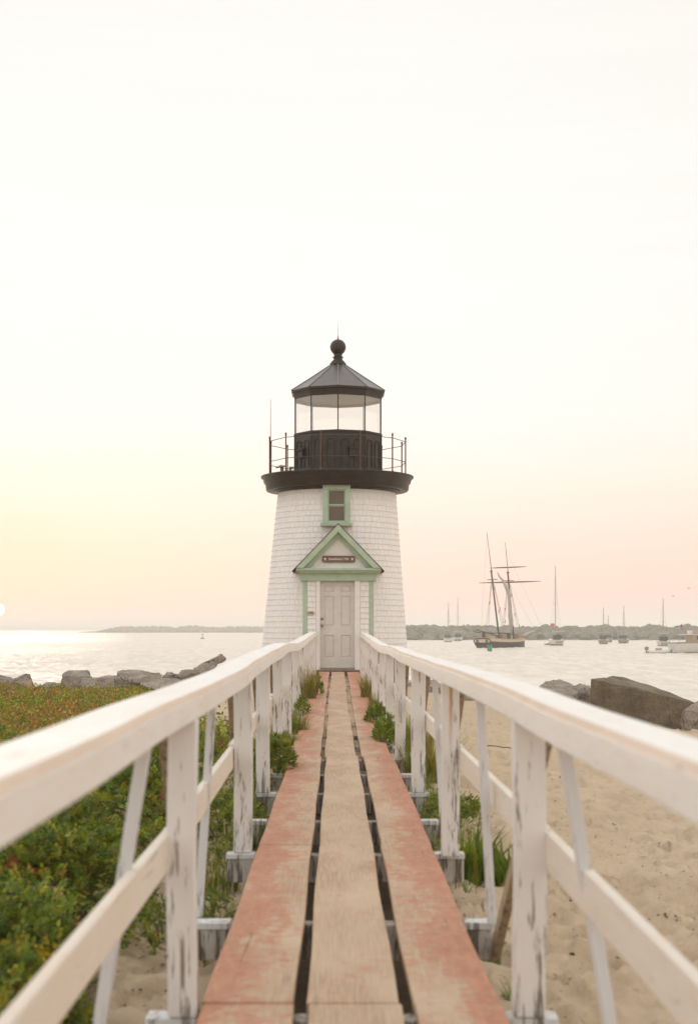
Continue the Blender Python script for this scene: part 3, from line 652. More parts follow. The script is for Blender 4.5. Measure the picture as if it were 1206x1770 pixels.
for k in range(10):
    v = deca(RV-.005)[k]; add_part(MB().tube([(*v, 6.08), (*v, 6.955)], .015, 6), 'glazing_bar', 'black', lant)
    s = 2*Rin*math.tan(rad(18)); mb = MB().bb((-s/2+.02, .004, 6.087), (s/2-.02, .010, 6.948))
    add_part(xf(mb, facemat(k)), 'glass_pane', 'glass', lant)
fascia = add_part(ring([(RV-.04, 6.95), (RV+.012, 6.95), (RV+.02, 7.0), (RV+.045, 7.09), (RV+.085, 7.11), (RV+.085, 7.145), (RV-.04, 7.145)]), 'fascia', 'black')
add_part(ring([(RV-.045, 7.0), (.6, 7.02), (.02, 7.03)]), 'ceiling', 'ceiling')
add_part(ring([(RV-.042, 7.0), (RV-.055, 7.0), (RV-.055, 6.94), (RV-.042, 6.94)]), 'inner_frame', 'ceiling')
add_part(ring([(RV-.062, 6.02), (.02, 6.03)]), 'lantern_floor', 'dark')
prf = [(RV+.09, 7.146), (RV+.10, 7.155), (.75, 7.474), (.42, 7.70), (.185, 7.86)]
roof = add_part(ring(prf), 'roof', 'roof')
for k in range(10):
    d_ = (math.sin(rad(36*k)), -math.cos(rad(36*k))); pts = [(TC+r*d_[0], DC+r*d_[1], z+.006) for r, z in prf[1:]]
    add_part(MB().tube(pts, .012, 5), 'ridge_strip', 'ridge', roof)
fin = add_part(MB().lathe([(.02, 7.80), (.205, 7.84), (.205, 7.90), (.18, 7.91), (.175, 7.935), (.14, 7.97), (.12, 7.985), (.112, 8.02), (.112, 8.035), (.136, 8.045), (.136, 8.06), (.108, 8.07), (.10, 8.11), (.115, 8.135), (.08, 8.15)], (TC, DC, 0), 32), 'ventilator_neck', 'black')
mb = MB(); mb.lathe([(.001, 8.51)]+[(.2*math.sin(t), 8.31+.2*math.cos(t)) for t in np.linspace(.12, math.pi-.12, 16)]+[(.001, 8.11)], (TC, DC, 0), 32); ball = add_part(mb, 'roof_ball', 'black')
mb = MB(); mb.lathe([(.022, 8.50), (.022, 8.55), (.014, 8.57), (.012, 8.60)], (TC, DC, 0), 10); mb.tube([(TC, DC, 8.58), (TC, DC, 8.98)], [.007, .003], 6); add_part(mb, 'lightning_rod', 'brass')
mb = MB(); mb.lathe([(.09, 6.03), (.07, 6.09), (.13, 6.10), (.135, 6.125), (.10, 6.13), (.09, 6.20), (.02, 6.21)], (TC, DC, 0), 20); add_part(mb, 'beacon_lamp', 'cream')

# tower window
win = add_part(MB().bb((-.325, 34.86, 4.56), (.34, 35.6, 4.675)).bb((-.325, 34.86, 3.75), (-.205, 35.6, 4.56)).bb((.22, 34.86, 3.75), (.34, 35.6, 4.56)).bb((-.205, 34.865, 3.75), (.22, 35.6, 3.785)), 'window', 'green', bevel=.006)
add_part(MB().bb((-.375, 34.78, 3.68), (.385, 35.5, 3.75)), 'window_sill', 'green', win)
add_part(MB().bb((-.36, 34.83, 4.675), (.375, 35.5, 4.70)), 'window_head', 'green', win)
for (z0, z1, yy) in ((4.18, 4.56, 34.90), (3.785, 4.178, 34.925)):
    add_part(MB().bb((-.205, yy, z1-.025), (.22, yy+.03, z1)).bb((-.205, yy, z0), (.22, yy+.03, z0+.03)).bb((-.205, yy, z0+.03), (-.175, yy+.03, z1-.025)).bb((.19, yy, z0+.03), (.22, yy+.03, z1-.025)), 'sash', 'green', win)
    add_part(MB().bb((-.175, yy+.012, z0+.03), (.19, yy+.018, z1-.025)), 'pane', 'blind', win)

# porch
YF = 34.4; X0, X1, XM = -.798, .892, .047
porch = add_part(MB().bb((X0+.012, YF+.03, -.2), (-.475, 35.7, 2.55)).bb((.56, YF+.03, -.2), (X1-.012, 35.7, 2.55)).bb((-.475, YF+.03, 2.34), (.56, 35.7, 2.55)).bb((-.475, YF+.25, -.2), (.56, YF+.3, 2.34)), 'porch', 'wallgap')
for xa, xb in ((X0, X0+.11), (X1-.108, X1)):
    add_part(MB().bb((xa, YF-.002, -.1), (xb, YF+.11, 2.335)), 'corner_board', 'green', porch, .004)
for xa, xb in ((-.48, -.385), (.44, .565)):
    add_part(MB().bb((xa, YF-.02, .0), (xb, YF+.16, 2.338)), 'door_casing', 'white', porch, .005)
pc = random.Random(4)
for (xa, xb) in ((X0+.112, -.482), (.567, X1-.11)):
    z = .0; 
    while z < 2.33:
        x = xa; cutx = xa+(xb-xa)*pc.uniform(.35, .65); h = min(.138, 2.337-z)
        for p, q in ((xa+.002, cutx-.002), (cutx+.002, xb-.002)):
            mb = MB(); zz = z+pc.uniform(-.003, .003); mb.add([(p, YF+.002, zz), (q, YF+.002, zz), (q, YF+.03, zz), (p, YF+.03, zz), (p, YF+.026, zz+h), (q, YF+.026, zz+h), (q, YF+.03, zz+h), (p, YF+.03, zz+h)], [(0,1,5,4), (1,2,6,5), (2,3,7,6), (3,0,4,7), (4,5,6,7), (3,2,1,0)])
            add_part(mb, 'shingle', 'shingle', porch)
        z += .132
# side faces of the porch, shingled rows
for sx, xx in ((-1, X0+.012), (1, X1-.012)):
    z = .0; mb = MB()
    while z < 2.5:
        y = YF+.115
        while y < 35.3:
            w = pc.uniform(.1, .17); mb.bb((min(xx, xx+sx*.012), y, z), (max(xx, xx+sx*.012), y+w-.004, z+.128)); y += w
        z += .132
    o = add_part(mb, 'side_shingle', 'shingle', porch); o['kind'] = 'stuff'
add_part(MB().bb((-.875+.01, YF-.05, 2.34), (.95, 35.6, 2.515)), 'frieze_board', 'green', porch, .004)
cn = MB(); 
for (ov, z0, z1) in ((.10, 2.515, 2.545), (.14, 2.545, 2.58), (.19, 2.58, 2.635)):
    cn.bb((XM-.80-ov*1.05, YF-.05-ov, z0), (XM+.80+ov*1.05+.02, 35.4, z1))
add_part(cn, 'cornice', 'green', porch, .004)
zA, zE = 3.695, 2.60; hw = 1.055; s = (zA-zE)/hw
def rake(o0, o1, y0, y1, name, mat, zcut=2.637):
    # gable band between two lines parallel to the roof, offsets measured downwards
    for sgn in (-1, 1):
        outer_x = min(hw, (zA-o0-zcut)/s); inner_x = (zA-o1-zcut)/s
        poly = [(XM+sgn*0, zA-o1), (XM+sgn*0, zA-o0), (XM+sgn*outer_x, zA-o0-s*outer_x)]
        if outer_x >= hw-1e-6: poly.append((XM+sgn*hw, max(zcut, zA-s*hw)))
        poly.append((XM+sgn*inner_x, zcut))
        add_part(MB().prism(poly, y0, y1), name, mat, porch)
rake(.02, .20, YF-.27, YF-.235, 'rake_board', 'green')
rake(.065, .20, YF-.234, YF-.05, 'rake_soffit', 'green')
rake(.20, .345, YF-.10, YF-.03, 'rake_moulding', 'green')
add_part(MB().prism([(XM-.86, 2.637), (XM+.86, 2.637), (XM, zA-.25)], YF-.03, YF+.05), 'pediment_board', 'white', porch)
rf = MB()
for sgn in (-1, 1):
    a = Vector((XM, 0, zA)); b = Vector((XM+sgn*(hw+.03), 0, zA-s*(hw+.03))); nn_ = Vector((sgn*s, 0, 1)).normalized()*.004
    rf.prism([(a.x, a.z-.018), (a.x, a.z+.004), (b.x+nn_.x, b.z+nn_.z-.0), (b.x, b.z-.018)], YF-.28, 35.35)
add_part(rf, 'porch_roof', 'rooffelt', porch)
# sign over the door
def text_mesh(txt, size, ext=.004, shear=.0, offset=0.0, sp=1.0):
    cu = bpy.data.curves.new('lettering', 'FONT'); cu.body = txt; cu.size = size; cu.extrude = ext; cu.align_x = 'CENTER'; cu.align_y = 'CENTER'; cu.shear = shear; cu.offset = offset; cu.space_character = sp
    o = bpy.data.objects.new('tmp', cu); COL.objects.link(o); dg = bpy.context.evaluated_depsgraph_get(); dg.update()
    me = bpy.data.meshes.new_from_object(o.evaluated_get(dg)); bpy.data.objects.remove(o); return me
sx, sz, sw, sh = .055, 2.855, .78, .158
pts = []
for (cx, cz, a0) in ((sw/2-.045, sh/2-.045, 0), (-sw/2+.045, sh/2-.045, 90), (-sw/2+.045, -sh/2+.045, 180), (sw/2-.045, -sh/2+.045, 270)):
    for q in range(5): t = rad(a0+q*22.5); pts.append((sx+cx+.045*math.cos(t), sz+cz+.045*math.sin(t)))
sign = add_part(MB().prism(pts, YF-.075, YF-.05), 'sign_board', 'sign', bevel=.003)
def star(cx, r):
    return [(cx+(r if i % 2 == 0 else r*.42)*math.sin(i*math.pi/5), sz+(r if i % 2 == 0 else r*.42)*math.cos(i*math.pi/5)) for i in range(10)]
for cx in (sx-.32, sx+.325): add_part(MB().prism(star(cx, .045), YF-.084, YF-.0755), 'star', 'cream', sign)
def put_text(txt, size, x, y, z, mat, parent, **k):
    me = text_mesh(txt, size, **k); me.name = 'lettering'; me.materials.clear(); me.materials.append(M[mat]); o = bpy.data.objects.new('lettering', me)
    o.rotation_euler = (rad(90), 0, 0); o.location = (x, y-DC, z-.1); link(o, parent); return o
put_text('Established 1746', .078, sx, YF-.078, sz, 'cream', sign, shear=.12, offset=.0012, sp=.92)
plate = add_part(MB().bb((-.675, YF-.012, 1.525), (-.53, YF+.006, 1.62)), 'number_plate', 'plate')
put_text('1901', .065, -.6025, YF-.0135, 1.573, 'sign', plate, offset=.002)

# door
dr = MB(); DX0, DX1, DZ0, DZ1 = -.385, .44, .27, 2.337
dr.bb((DX0, YF+.107, DZ0), (DX1, YF+.14, DZ1)); door = add_part(dr, 'door', 'door')
stl = MB(); xs_ = [DX0, DX0+.095, DX0+.095+.235, DX1-.095-.235, DX1-.095, DX1]
zr_ = [(DZ0, .50), (.93+.0, 1.07), (1.90-.0, 1.99), (2.16+.03, DZ1)]
zr_ = [(DZ0, .52), (1.05, 1.27), (1.985, 2.075), (2.23, DZ1)]
for (a, b) in ((xs_[0], xs_[1]), (xs_[2], xs_[3]), (xs_[4], xs_[5])): stl.bb((a, YF+.085, DZ0), (b, YF+.1069, DZ1))
for (a, b) in zr_:
    for (p, q) in ((xs_[1], xs_[2]), (xs_[3], xs_[4])): stl.bb((p, YF+.085, a), (q, YF+.1069, b))
add_part(stl, 'stiles_and_rails', 'door', door)
for (za, zb) in ((.52, 1.05), (1.27, 1.985), (2.075, 2.23)):
    for (p, q) in ((xs_[1], xs_[2]), (xs_[3], xs_[4])):
        i_ = .035; mb = MB(); mb.add([(p+.01, YF+.1065, za+.01), (q-.01, YF+.1065, za+.01), (q-.01, YF+.1065, zb-.01), (p+.01, YF+.1065, zb-.01), (p+i_, YF+.094, za+i_), (q-i_, YF+.094, za+i_), (q-i_, YF+.094, zb-i_), (p+i_, YF+.094, zb-i_)], [(4,5,6,7), (0,1,5,4), (1,2,6,5), (2,3,7,6), (3,0,4,7)])
        add_part(mb, 'door_panel', 'door', door)
def yl(prof, c, n=16):
    mb = MB(); vs = []
    for r, d in prof:
        for k in range(n): q = 2*math.pi*k/n; vs.append((c[0]+r*math.cos(q), c[1]-d, c[2]+r*math.sin(q)))
    mb.add(vs, [(i*n+k, i*n+(k+1)%n, (i+1)*n+(k+1)%n, (i+1)*n+k) for i in range(len(prof)-1) for k in range(n)], True); return mb
add_part(yl([(.034, 0), (.034, .008), (.026, .014), (.022, .02), (.001, .022)], (DX0+.048, YF+.085, 1.435)), 'deadbolt', 'brass', door)
add_part(yl([(.034, 0), (.034, .006), (.013, .01), (.012, .03), (.028, .04), (.033, .055), (.026, .068), (.001, .072)], (DX0+.048, YF+.085, 1.28)), 'door_knob', 'brass', door)
add_part(MB().bb((-.385, YF-.03, .225), (.44, YF+.16, .268)), 'door_sill', 'grey', porch, .004)
add_part(MB().bb((-.47, YF-.10, .19-.0), (.56, YF-.022, .224)), 'threshold', 'sill', porch, .006)
add_part(MB().bb((-.47, YF-.14, .10), (.56, YF-.101, .205)), 'step_board', 'redstep', porch, .004)

# ------------------------------------------------------------------ boats
def hull_mb(L, B, fs, fb, tr=.75, draft=.5, flare=.8, n=20, sheer=.25):
    # stern at x=0, bow at x=L; returns sections so bands can follow the hull
    secs = []
    for i in range(n+1):
        t = i/n
        w = B/2*(tr+(1-tr)*math.sin(min(1, t/.45)*math.pi/2)) if t < .45 else B/2*math.cos(((t-.45)/.55)**1.6*math.pi/2)
        w = max(w, .02); top = fs+(fb-fs)*t-sheer*math.sin(t*math.pi)
        lift = draft*.9*max(0, (t-.75)/.25)**2; slant = .35*(1 if t > .9 else 0)*(t-.9)/.1
        secs.append((t*L, w, top, w*flare, -draft+lift))
    return secs
def hull_strip(secs, k0, k1, out=0.0):
    # band between relative heights k0..k1 (0 = keel line, 1 = sheer) on both sides and across the stern
    mb = MB(); vs = []; 
    for (x, w, top, wb, bot) in secs:
        row = []
        for k in (k0, (k0+k1)/2, k1):
            ww = wb*.35+(w-wb*.35)*min(1, (k**.45)) if k > 0 else wb*.35
            row.append((ww+out, bot+(top-bot)*k))
        vs.append([(x, -a, z) for a, z in row]+[(x, a, z) for a, z in row[::-1]])
    fl = [p for r in vs for p in r]; n = 6; fs = []
    for i in range(len(vs)-1):
        for q in (0, 1, 3, 4): fs.append((i*n+q, i*n+q+1, (i+1)*n+q+1, (i+1)*n+q))
    fs.append((0, 5, 4, 1)); fs.append((1, 4, 3, 2))
    mb.add(fl, fs, True); return mb
def deck_mb(secs, dz=-.05, inset=.03):
    mb = MB(); vs = []
    for (x, w, top, wb, bot) in secs: vs += [(x, -(w-inset), top+dz), (x, w-inset, top+dz)]
    mb.add(vs, [(2*i, 2*i+1, 2*i+3, 2*i+2) for i in range(len(secs)-1)]); return mb
def boat_root(name, px, py_water, label, cat, heading, group=None):
    D = F*(EYE-WL)/(py_water-HY); o = empty(name, ((px-VX)*D/F, D, WL), label, cat, group, heading); return o, F/D
# schooner: stern towards the camera and to the left
th = rad(56); D = F*3.7/33.5; sc = F/D
px0 = (833, 1120.5)
sch = empty('schooner', ((px0[0]-VX)*D/F, D, WL), 'two masted wooden schooner with dark hull and square yards anchored off the point', 'schooner', None, th)
L, B = 18.0, 4.5; secs = hull_mb(L, B, 2.05, 2.1, .80, .7, .8, 24, .35)
# the local frame: x forward, y to port
h = hull_strip(secs, 0, .74).build('hull', M['hull_dark'], sch); hull_strip(secs, .74, .93, .02).build('hull_band', M['hull_band'], h); hull_strip(secs, .93, 1.0, .06).build('cap_rail', M['tan_rail'], h)
deck_mb(secs, -.12).build('deck', M['deck_wood'], sch)
tr_ = MB(); s0 = secs[0]
tr_.tube([(-.06, -s0[1]*.92, 1.72), (-.06, 0, 1.86), (-.06, s0[1]*.92, 1.72), (-.06, s0[1]*.98, 1.3), (-.06, s0[1]*.8, .6), (-.06, 0, .35), (-.06, -s0[1]*.8, .6), (-.06, -s0[1]*.98, 1.3), (-.06, -s0[1]*.92, 1.72)], .11, 6); tr_.build('transom_moulding', M['spar_dark'], h)
MB().bb((-.03, -1.7, 1.08), (-.012, 1.7, 1.62)).build('transom_panel', M['hull_band'], h)
for yy in (-1.0, 1.0): MB().bb((-.07, yy-.28, 1.1), (-.031, yy+.28, 1.55)).build('stern_window', M['window_dark'], h)
def mast(x, hgt, rake, name='mast', dbl=.56, tot=0):
    dirv = Vector((-rake, 0, 1)); base = Vector((x, 0, 1.7))
    p = lambda q: base+dirv*q
    lo = MB().tube([p(0), p(13.0)], [.19, .14], 8).build(name, M['spar_dark'], sch)
    MB().tube([p(11.3)+Vector((.2, 0, 0)), p(hgt)+Vector((.12, 0, 0))], [.11, .05], 6).build('topmast', M['spar_tan'], lo)
    MB().box(p(11.5)+Vector((.08, 0, 0)), (.7, 1.9, .12)).build('crosstrees', M['spar_dark'], lo)
    MB().box(p(13.1)+Vector((.08, 0, 0)), (.4, .35, .3)).build('mast_cap', M['spar_dark'], lo)
    return lo, p
m1, p1 = mast(7.0, 20.6, .255); m2, p2 = mast(13.2, 19.0, .20)
def yard(p, z, half, r):
    c = p(z)+Vector((.35, 0, 0)); a = c+Vector((0, half, -.03)); b = c+Vector((0, -half, .06))
    MB().tube([a, (a+c)/2, c, (b+c)/2, b], [r*.4, r, r*1.15, r, r*.4], 7).build('yard', M['spar_dark'], sch)
yard(p2, 14.1, 4.0, .12); yard(p2, 11.2, 6.8, .13)
# brailed sail along the foremast with its gaff
ge = p2(13.1)+Vector((-2.6, .9, 0))
MB().tube([p2(9.3)+Vector((-.2, 0, 0)), ge], [.10, .06], 6).build('gaff', M['spar_dark'], sch)
sv = MB(); sect = []
for i in range(13):
    t = i/12
    if t < .35: c = ge.lerp(p2(9.4)+Vector((-.35, 0, 0)), t/.35); w = .08+.34*t/.35
    else: c = (p2(9.4)+Vector((-.35, 0, 0))).lerp(p2(1.4)+Vector((-.7, 0, 0)), (t-.35)/.65); w = .42+.10*math.sin(t*9)-.25*max(0, t-.8)/.2
    sect.append((c+Vector((-.15*math.sin(i*1.9), .1*math.sin(i*2.3), 0)), w))
sv.tube([c for c, w in sect], [w for c, w in sect], 9); sv.build('furled_sail', M['sail_cloth'], sch)
MB().tube([p1(.6), Vector((-2.4, .1, 3.5))], [.15, .10], 7).build('main_boom', M['spar_dark'], sch)
MB().tube([p1(1.1), Vector((-1.2, .5, 3.0)), Vector((-2.6, .6, 3.3))], [.11, .09, .07], 6).build('main_gaff', M['spar_dark'], sch)
MB().tube([p1(.85)+Vector((-.3, .1, 0)), Vector((2.4, .35, 2.65)), Vector((.3, .3, 3.0))], [.22, .30, .14], 8).build('furled_mainsail', M['sail_cloth'], sch)
MB().tube([p2(.9), Vector((8.0, .2, 2.9)), Vector((6.3, .3, 2.6))], [.12, .14, .1], 6).build('fore_boom', M['spar_dark'], sch)
MB().tube([(17.0, 0, 1.85), (26.5, 0, 3.7)], [.15, .07], 7).build('bowsprit', M['spar_tan'], sch)
MB().tube([(17.2, .05, 2.3), (18.6, 0, 2.6), (22.5, 0, 3.4)], [.12, .26, .1], 7).build('furled_jib', M['sail_cloth'], sch)
for i, (x, y, dx, dy, dz, mt) in enumerate([(1.6,.0,1.2,1.5,.7,'tan_rail'), (3.0,.6,.7,.9,.6,'deck_wood'), (7.8,0,1.8,1.7,.75,'deck_wood'), (9.8,-.4,.7,1.0,1.0,'spar_dark'), (14.4,.1,.8,1.1,.8,'deck_wood'), (.6,.0,.35,.5,1.25,'hull_dark')]):
    MB().bb((x-dx/2, y-dy/2, 1.65), (x+dx/2, y+dy/2, 1.65+dz+.25)).build('deck_house', M[mt], sch, .05)
def lines(parent, segs, r=.022, name='stay', mat='rope'):
    for a, b in segs: MB().tube([a, b], r, 4, False).build(name, M[mat], parent)
sh = []
for p_, x_, zc in ((p1, 5.8, 11.4), (p2, 12.3, 11.4)):
    for sy in (-1, 1):
        for dx in (-.9, -.2, .5): sh.append((p_(zc)+Vector((.05, sy*.15, 0)), Vector((x_+dx, sy*(B/2-.15 if x_ < 7 else 1.95), 1.95))))
lines(sch, sh, .028, 'shroud')
lines(sch, [(p1(19.8), Vector((-.5, 0, 2.2))), (p2(17.6), Vector((26.2, 0, 3.7))), (p2(11.3), Vector((23.0, 0, 3.1))), (p1(11.6), p2(11.4))], .018)
bl = [(sh[0], .14), (sh[0], .55), (sh[3], .12), (sh[2], .5), (sh[6], .25), (sh[6], .6), (sh[8], .8), (sh[9], .2), (sh[10], .5), (sh[11], .72), (sh[4], .4)]
for (a, b), t in bl: c = a.lerp(b, t); MB().tube([c-Vector((.04, 0, .3)), c+Vector((.04, 0, .3))], [.05, .11], 6).build('pulley_block', M['rust'], sch)

def yacht(px, pyw, L, mast_h, heading, label, B=None, hullmat='boat_white', arch=False, second=0, cover='canvas_dark', dingh=False, flag=False, fbd=1.0):
    o, sc = boat_root('sailing_yacht', px, pyw, label, 'sailboat', heading, 'sailing yachts moored in the harbour'); B = B or L*.30
    se = hull_mb(L, B, fbd, fbd*1.25, .72, .35, .85, 14, .12)
    for i in range(len(se)): se[i] = (se[i][0]-L*.5, *se[i][1:])
    h = hull_strip(se, 0, 1).build('hull', M[hullmat], o); hull_strip(se, .28, .42, .015).build('boot_stripe', M['boot_brown'], h); deck_mb(se, -.04).build('deck', M['boat_white'], o)
    cb = MB(); cb.add([(-L*.18, -B*.28, fbd), (L*.22, -B*.2, fbd), (L*.22, B*.2, fbd), (-L*.18, B*.28, fbd), (-L*.16, -B*.22, fbd+.5), (L*.12, -B*.16, fbd+.42), (L*.12, B*.16, fbd+.42), (-L*.16, B*.22, fbd+.5)], [(0,1,5,4), (1,2,6,5), (2,3,7,6), (3,0,4,7), (4,5,6,7)]); c = cb.build('cabin', M['boat_grey'], o)
    for sy in (-1, 1): MB().bb((-L*.1, sy*B*.235-.03, fbd+.15), (L*.05, sy*B*.235+.03, fbd+.34)).build('cabin_window', M['window_dark'], c)
    MB().tube([(L*.08, 0, fbd+.3), (L*.08, 0, mast_h)], [.11, .065], 7).build('mast', M['mast_alu'], o)
    MB().tube([(L*.07, 0, fbd+1.3), (-L*.32, .05, fbd+1.25)], .06, 6).build('boom', M['mast_alu'], o)
    MB().tube([(L*.06, 0, fbd+1.42), (-L*.12, .03, fbd+1.45), (-L*.30, .05, fbd+1.36)], [.1, .17, .08], 7).build('sail_cover', M[cover], o)
    for a in ((L*.5, 0, fbd+.2), (-L*.48, 0, fbd)): MB().tube([a, (L*.08, 0, mast_h*.98)], .014, 4, False).build('stay', M['mast_alu'], o)
    for sy in (-1, 1):
        MB().tube([(L*.06, sy*B*.45, fbd), (L*.08, sy*.5, mast_h*.52), (L*.08, 0, mast_h*.9)], .014, 4, False).build('shroud', M['mast_alu'], o)
        rl = MB(); rl.tube([(-L*.48, sy*B*.36, fbd), (-L*.48, sy*B*.36, fbd+.65)], .02, 4); rl.tube([(-L*.48, sy*B*.36, fbd+.65), (0, sy*B*.46, fbd+.62), (L*.45, sy*B*.08, fbd+.8)], .015, 4); rl.build('guard_rail', M['mast_alu'], o)
    MB().tube([(L*.08, -.55, mast_h*.52), (L*.08, .55, mast_h*.52)], .03, 5).build('spreader', M['mast_alu'], o)
    dod = MB(); dod.add([(-L*.2, -B*.33, fbd+.3), (-L*.2, B*.33, fbd+.3), (-L*.08, B*.28, fbd+.3), (-L*.08, -B*.28, fbd+.3), (-L*.2, -B*.3, fbd+1.05), (-L*.2, B*.3, fbd+1.05), (-L*.1, B*.24, fbd+.95), (-L*.1, -B*.24, fbd+.95)], [(0,1,5,4), (1,2,6,5), (2,3,7,6), (3,0,4,7), (4,5,6,7)]); dod.build('spray_hood', M[cover], o)
    if arch:
        a_ = MB(); a_.tube([(-L*.46, -B*.38, fbd), (-L*.44, -B*.36, fbd+1.75), (-L*.44, B*.36, fbd+1.75), (-L*.46, B*.38, fbd)], .06, 6); a_.build('stern_arch', M['mast_alu'], o)
        MB().bb((-L*.48, -B*.38, fbd+1.72), (-L*.25, B*.38, fbd+1.82)).build('bimini_top', M['boat_white'], o)
        wh = MB(); wh.tube([(-L*.36, .55*math.cos(t), fbd+.75+.55*math.sin(t)) for t in np.linspace(0, 2*math.pi, 13)], .05, 5); wh.build('steering_wheel', M['canvas_dark'], o)
        MB().bb((-L*.5-.02, -B*.22, fbd-.75), (-L*.5+.0, B*.22, fbd-.25)).build('transom_step', M['boat_grey'], o)
    if flag:
        MB().tube([(-L*.49, B*.3, fbd), (-L*.62, B*.34, fbd+3.6)], .025, 5).build('flag_staff', M['mast_alu'], o)
        MB().bb((-L*.63, B*.34, fbd+3.0), (-L*.62+.03, B*.34+.85, fbd+3.6)).build('flag', M['flag_red'], o)
    return o
yacht(960.5, 1116, 11.0, 17.6, rad(88), 'white sailing yacht seen from astern right of the schooner, its mast tallest', 3.3, arch=True, flag=True, fbd=1.25)
yacht(774.5, 1110, 6.5, 11.0, rad(80), 'small pale yacht farthest left, nearest to the lighthouse tower', 2.7)
yacht(791, 1108, 8.0, 13.2, rad(86), 'sailing yacht with a dark cover moored between the leftmost yacht and the schooner', 3.2, 'boat_white', arch=True)
yacht(1042.5, 1113.5, 6.5, 8.8, rad(78), 'dark hulled little yacht, first right of the tall masted white one', 2.7, 'boat_grey')
yacht(1051, 1110.5, 5.0, 7.3, rad(84), 'faint small yacht half hidden behind the dark hulled little one', 2.4, 'boat_grey')
yacht(1077.5, 1112, 7.5, 9.6, rad(74), 'pale yacht with a cluttered deck second right of the tall masted one', 3.0, 'boat_grey')
yacht(1146, 1117, 8.0, 10.2, rad(80), 'white yacht moored behind the inflatable dinghy', 3.0, 'boat_white', arch=True)
def dinghy(px, pyw, L, B, label, heading, mat='boat_white', r=.23, motor=True, seat=True):
    o, sc = boat_root('dinghy', px, pyw, label, 'dinghy', heading)
    pts = [(-L*.5, -B*.42, .22), (L*.15, -B*.42, .25), (L*.36, -B*.28, .34), (L*.48, 0, .45), (L*.36, B*.28, .34), (L*.15, B*.42, .25), (-L*.5, B*.42, .22)]
    MB().tube(pts, [r*.8, r, r, r, r, r, r*.8], 9).build('inflatable_tube', M[mat], o)
    fl = MB(); fl.add([(-L*.46, -B*.4, .1), (L*.1, -B*.4, .1), (L*.44, 0, .2), (L*.1, B*.4, .1), (-L*.46, B*.4, .1)], [(0,1,2,3,4)]); fl.build('floor', M['boat_grey'], o)
    if motor:
        mm = MB(); mm.box((-L*.53, 0, .75), (.5, .38, .5)); mm.box((-L*.53, 0, .2), (.16, .14, .9)); mm.build('outboard_motor', M['rubber_grey'], o, .06)
    if seat: MB().box((-.1, 0, .55), (.7, B*.5, .5)).build('seat', M['boat_tan'], o, .08)
    return o
dinghy(1139, 1129.5, 3.9, 1.9, 'white inflatable dinghy with an outboard motor beside the motor cruiser', rad(14))
dinghy(947.5, 1115.5, 2.2, 1.1, 'tiny grey dinghy tied astern of the tall masted yacht', rad(60), 'boat_grey', .16, False, False)
# motor cruiser at the right edge
D = F*3.7/42.5; cr_ = empty('motor_cruiser', ((1161-VX)*D/F, D, WL), 'white motor cruiser cut off by the right edge of the picture', 'motorboat', None, rad(10))
se = hull_mb(11.5, 3.8, 1.62, 2.1, .85, .5, .85, 18, .05); h = hull_strip(se, .0, 1).build('hull', M['boat_white'], cr_); hull_strip(se, .16, .29, .02).build('boot_stripe', M['boot_brown'], h); hull_strip(se, .93, 1.0, .05).build('rub_rail', M['boat_grey'], h); deck_mb(se, -.08).build('deck', M['boat_tan'], cr_)
cb = MB(); cb.bb((2.8, -1.45, 1.5), (7.8, 1.45, 2.75)); cabin_ = cb.build('cabin', M['boat_tan'], cr_, .06)
for i in range(4): MB().bb((3.3+i*1.1, -1.48, 2.05), (4.2+i*1.1, -1.452, 2.6)).build('cabin_window', M['window_dark'], cabin_)
MB().bb((1.6, -1.6, 2.75), (8.0, 1.6, 2.86)).build('flybridge_deck', M['boat_white'], cr_, .03)
for x in (1.8, 3.0): 
    for y in (-1.5, 1.5): MB().tube([(x, y, 1.6), (x, y, 2.76)], .035, 5).build('stanchion', M['mast_alu'], cr_)
MB().bb((3.6, -.9, 2.86), (4.3, .9, 3.55)).build('helm_console', M['boat_tan'], cr_, .05); MB().bb((2.6, -.4, 2.86), (3.1, .5, 3.45)).build('helm_seat', M['boat_white'], cr_, .05)
fbr = MB(); fbr.tube([(2.4, -1.5, 2.86), (2.4, -1.5, 3.5), (7.5, -1.5, 3.5)], .025, 5); fbr.tube([(2.4, 1.5, 2.86), (2.4, 1.5, 3.5), (7.5, 1.5, 3.5)], .025, 5); fbr.build('flybridge_rail', M['mast_alu'], cr_)
MB().tube([(1.7, -.2, 2.86), (1.5, -.2, 4.5)], .03, 5).build('flag_staff', M['mast_alu'], cr_)
MB().add([(1.5, -.2, 4.35), (1.15, -.4, 4.15), (1.2, -.38, 3.45), (1.62, -.2, 3.5)], [(0,1,2,3)]).build('flag', M['flag_red'], cr_); MB().add([(1.49, -.225, 4.42), (1.22, -.39, 4.28), (1.28, -.36, 3.98), (1.54, -.225, 4.02)], [(0,1,2,3)]).build('flag_canton', M['flag_dark'], cr_)
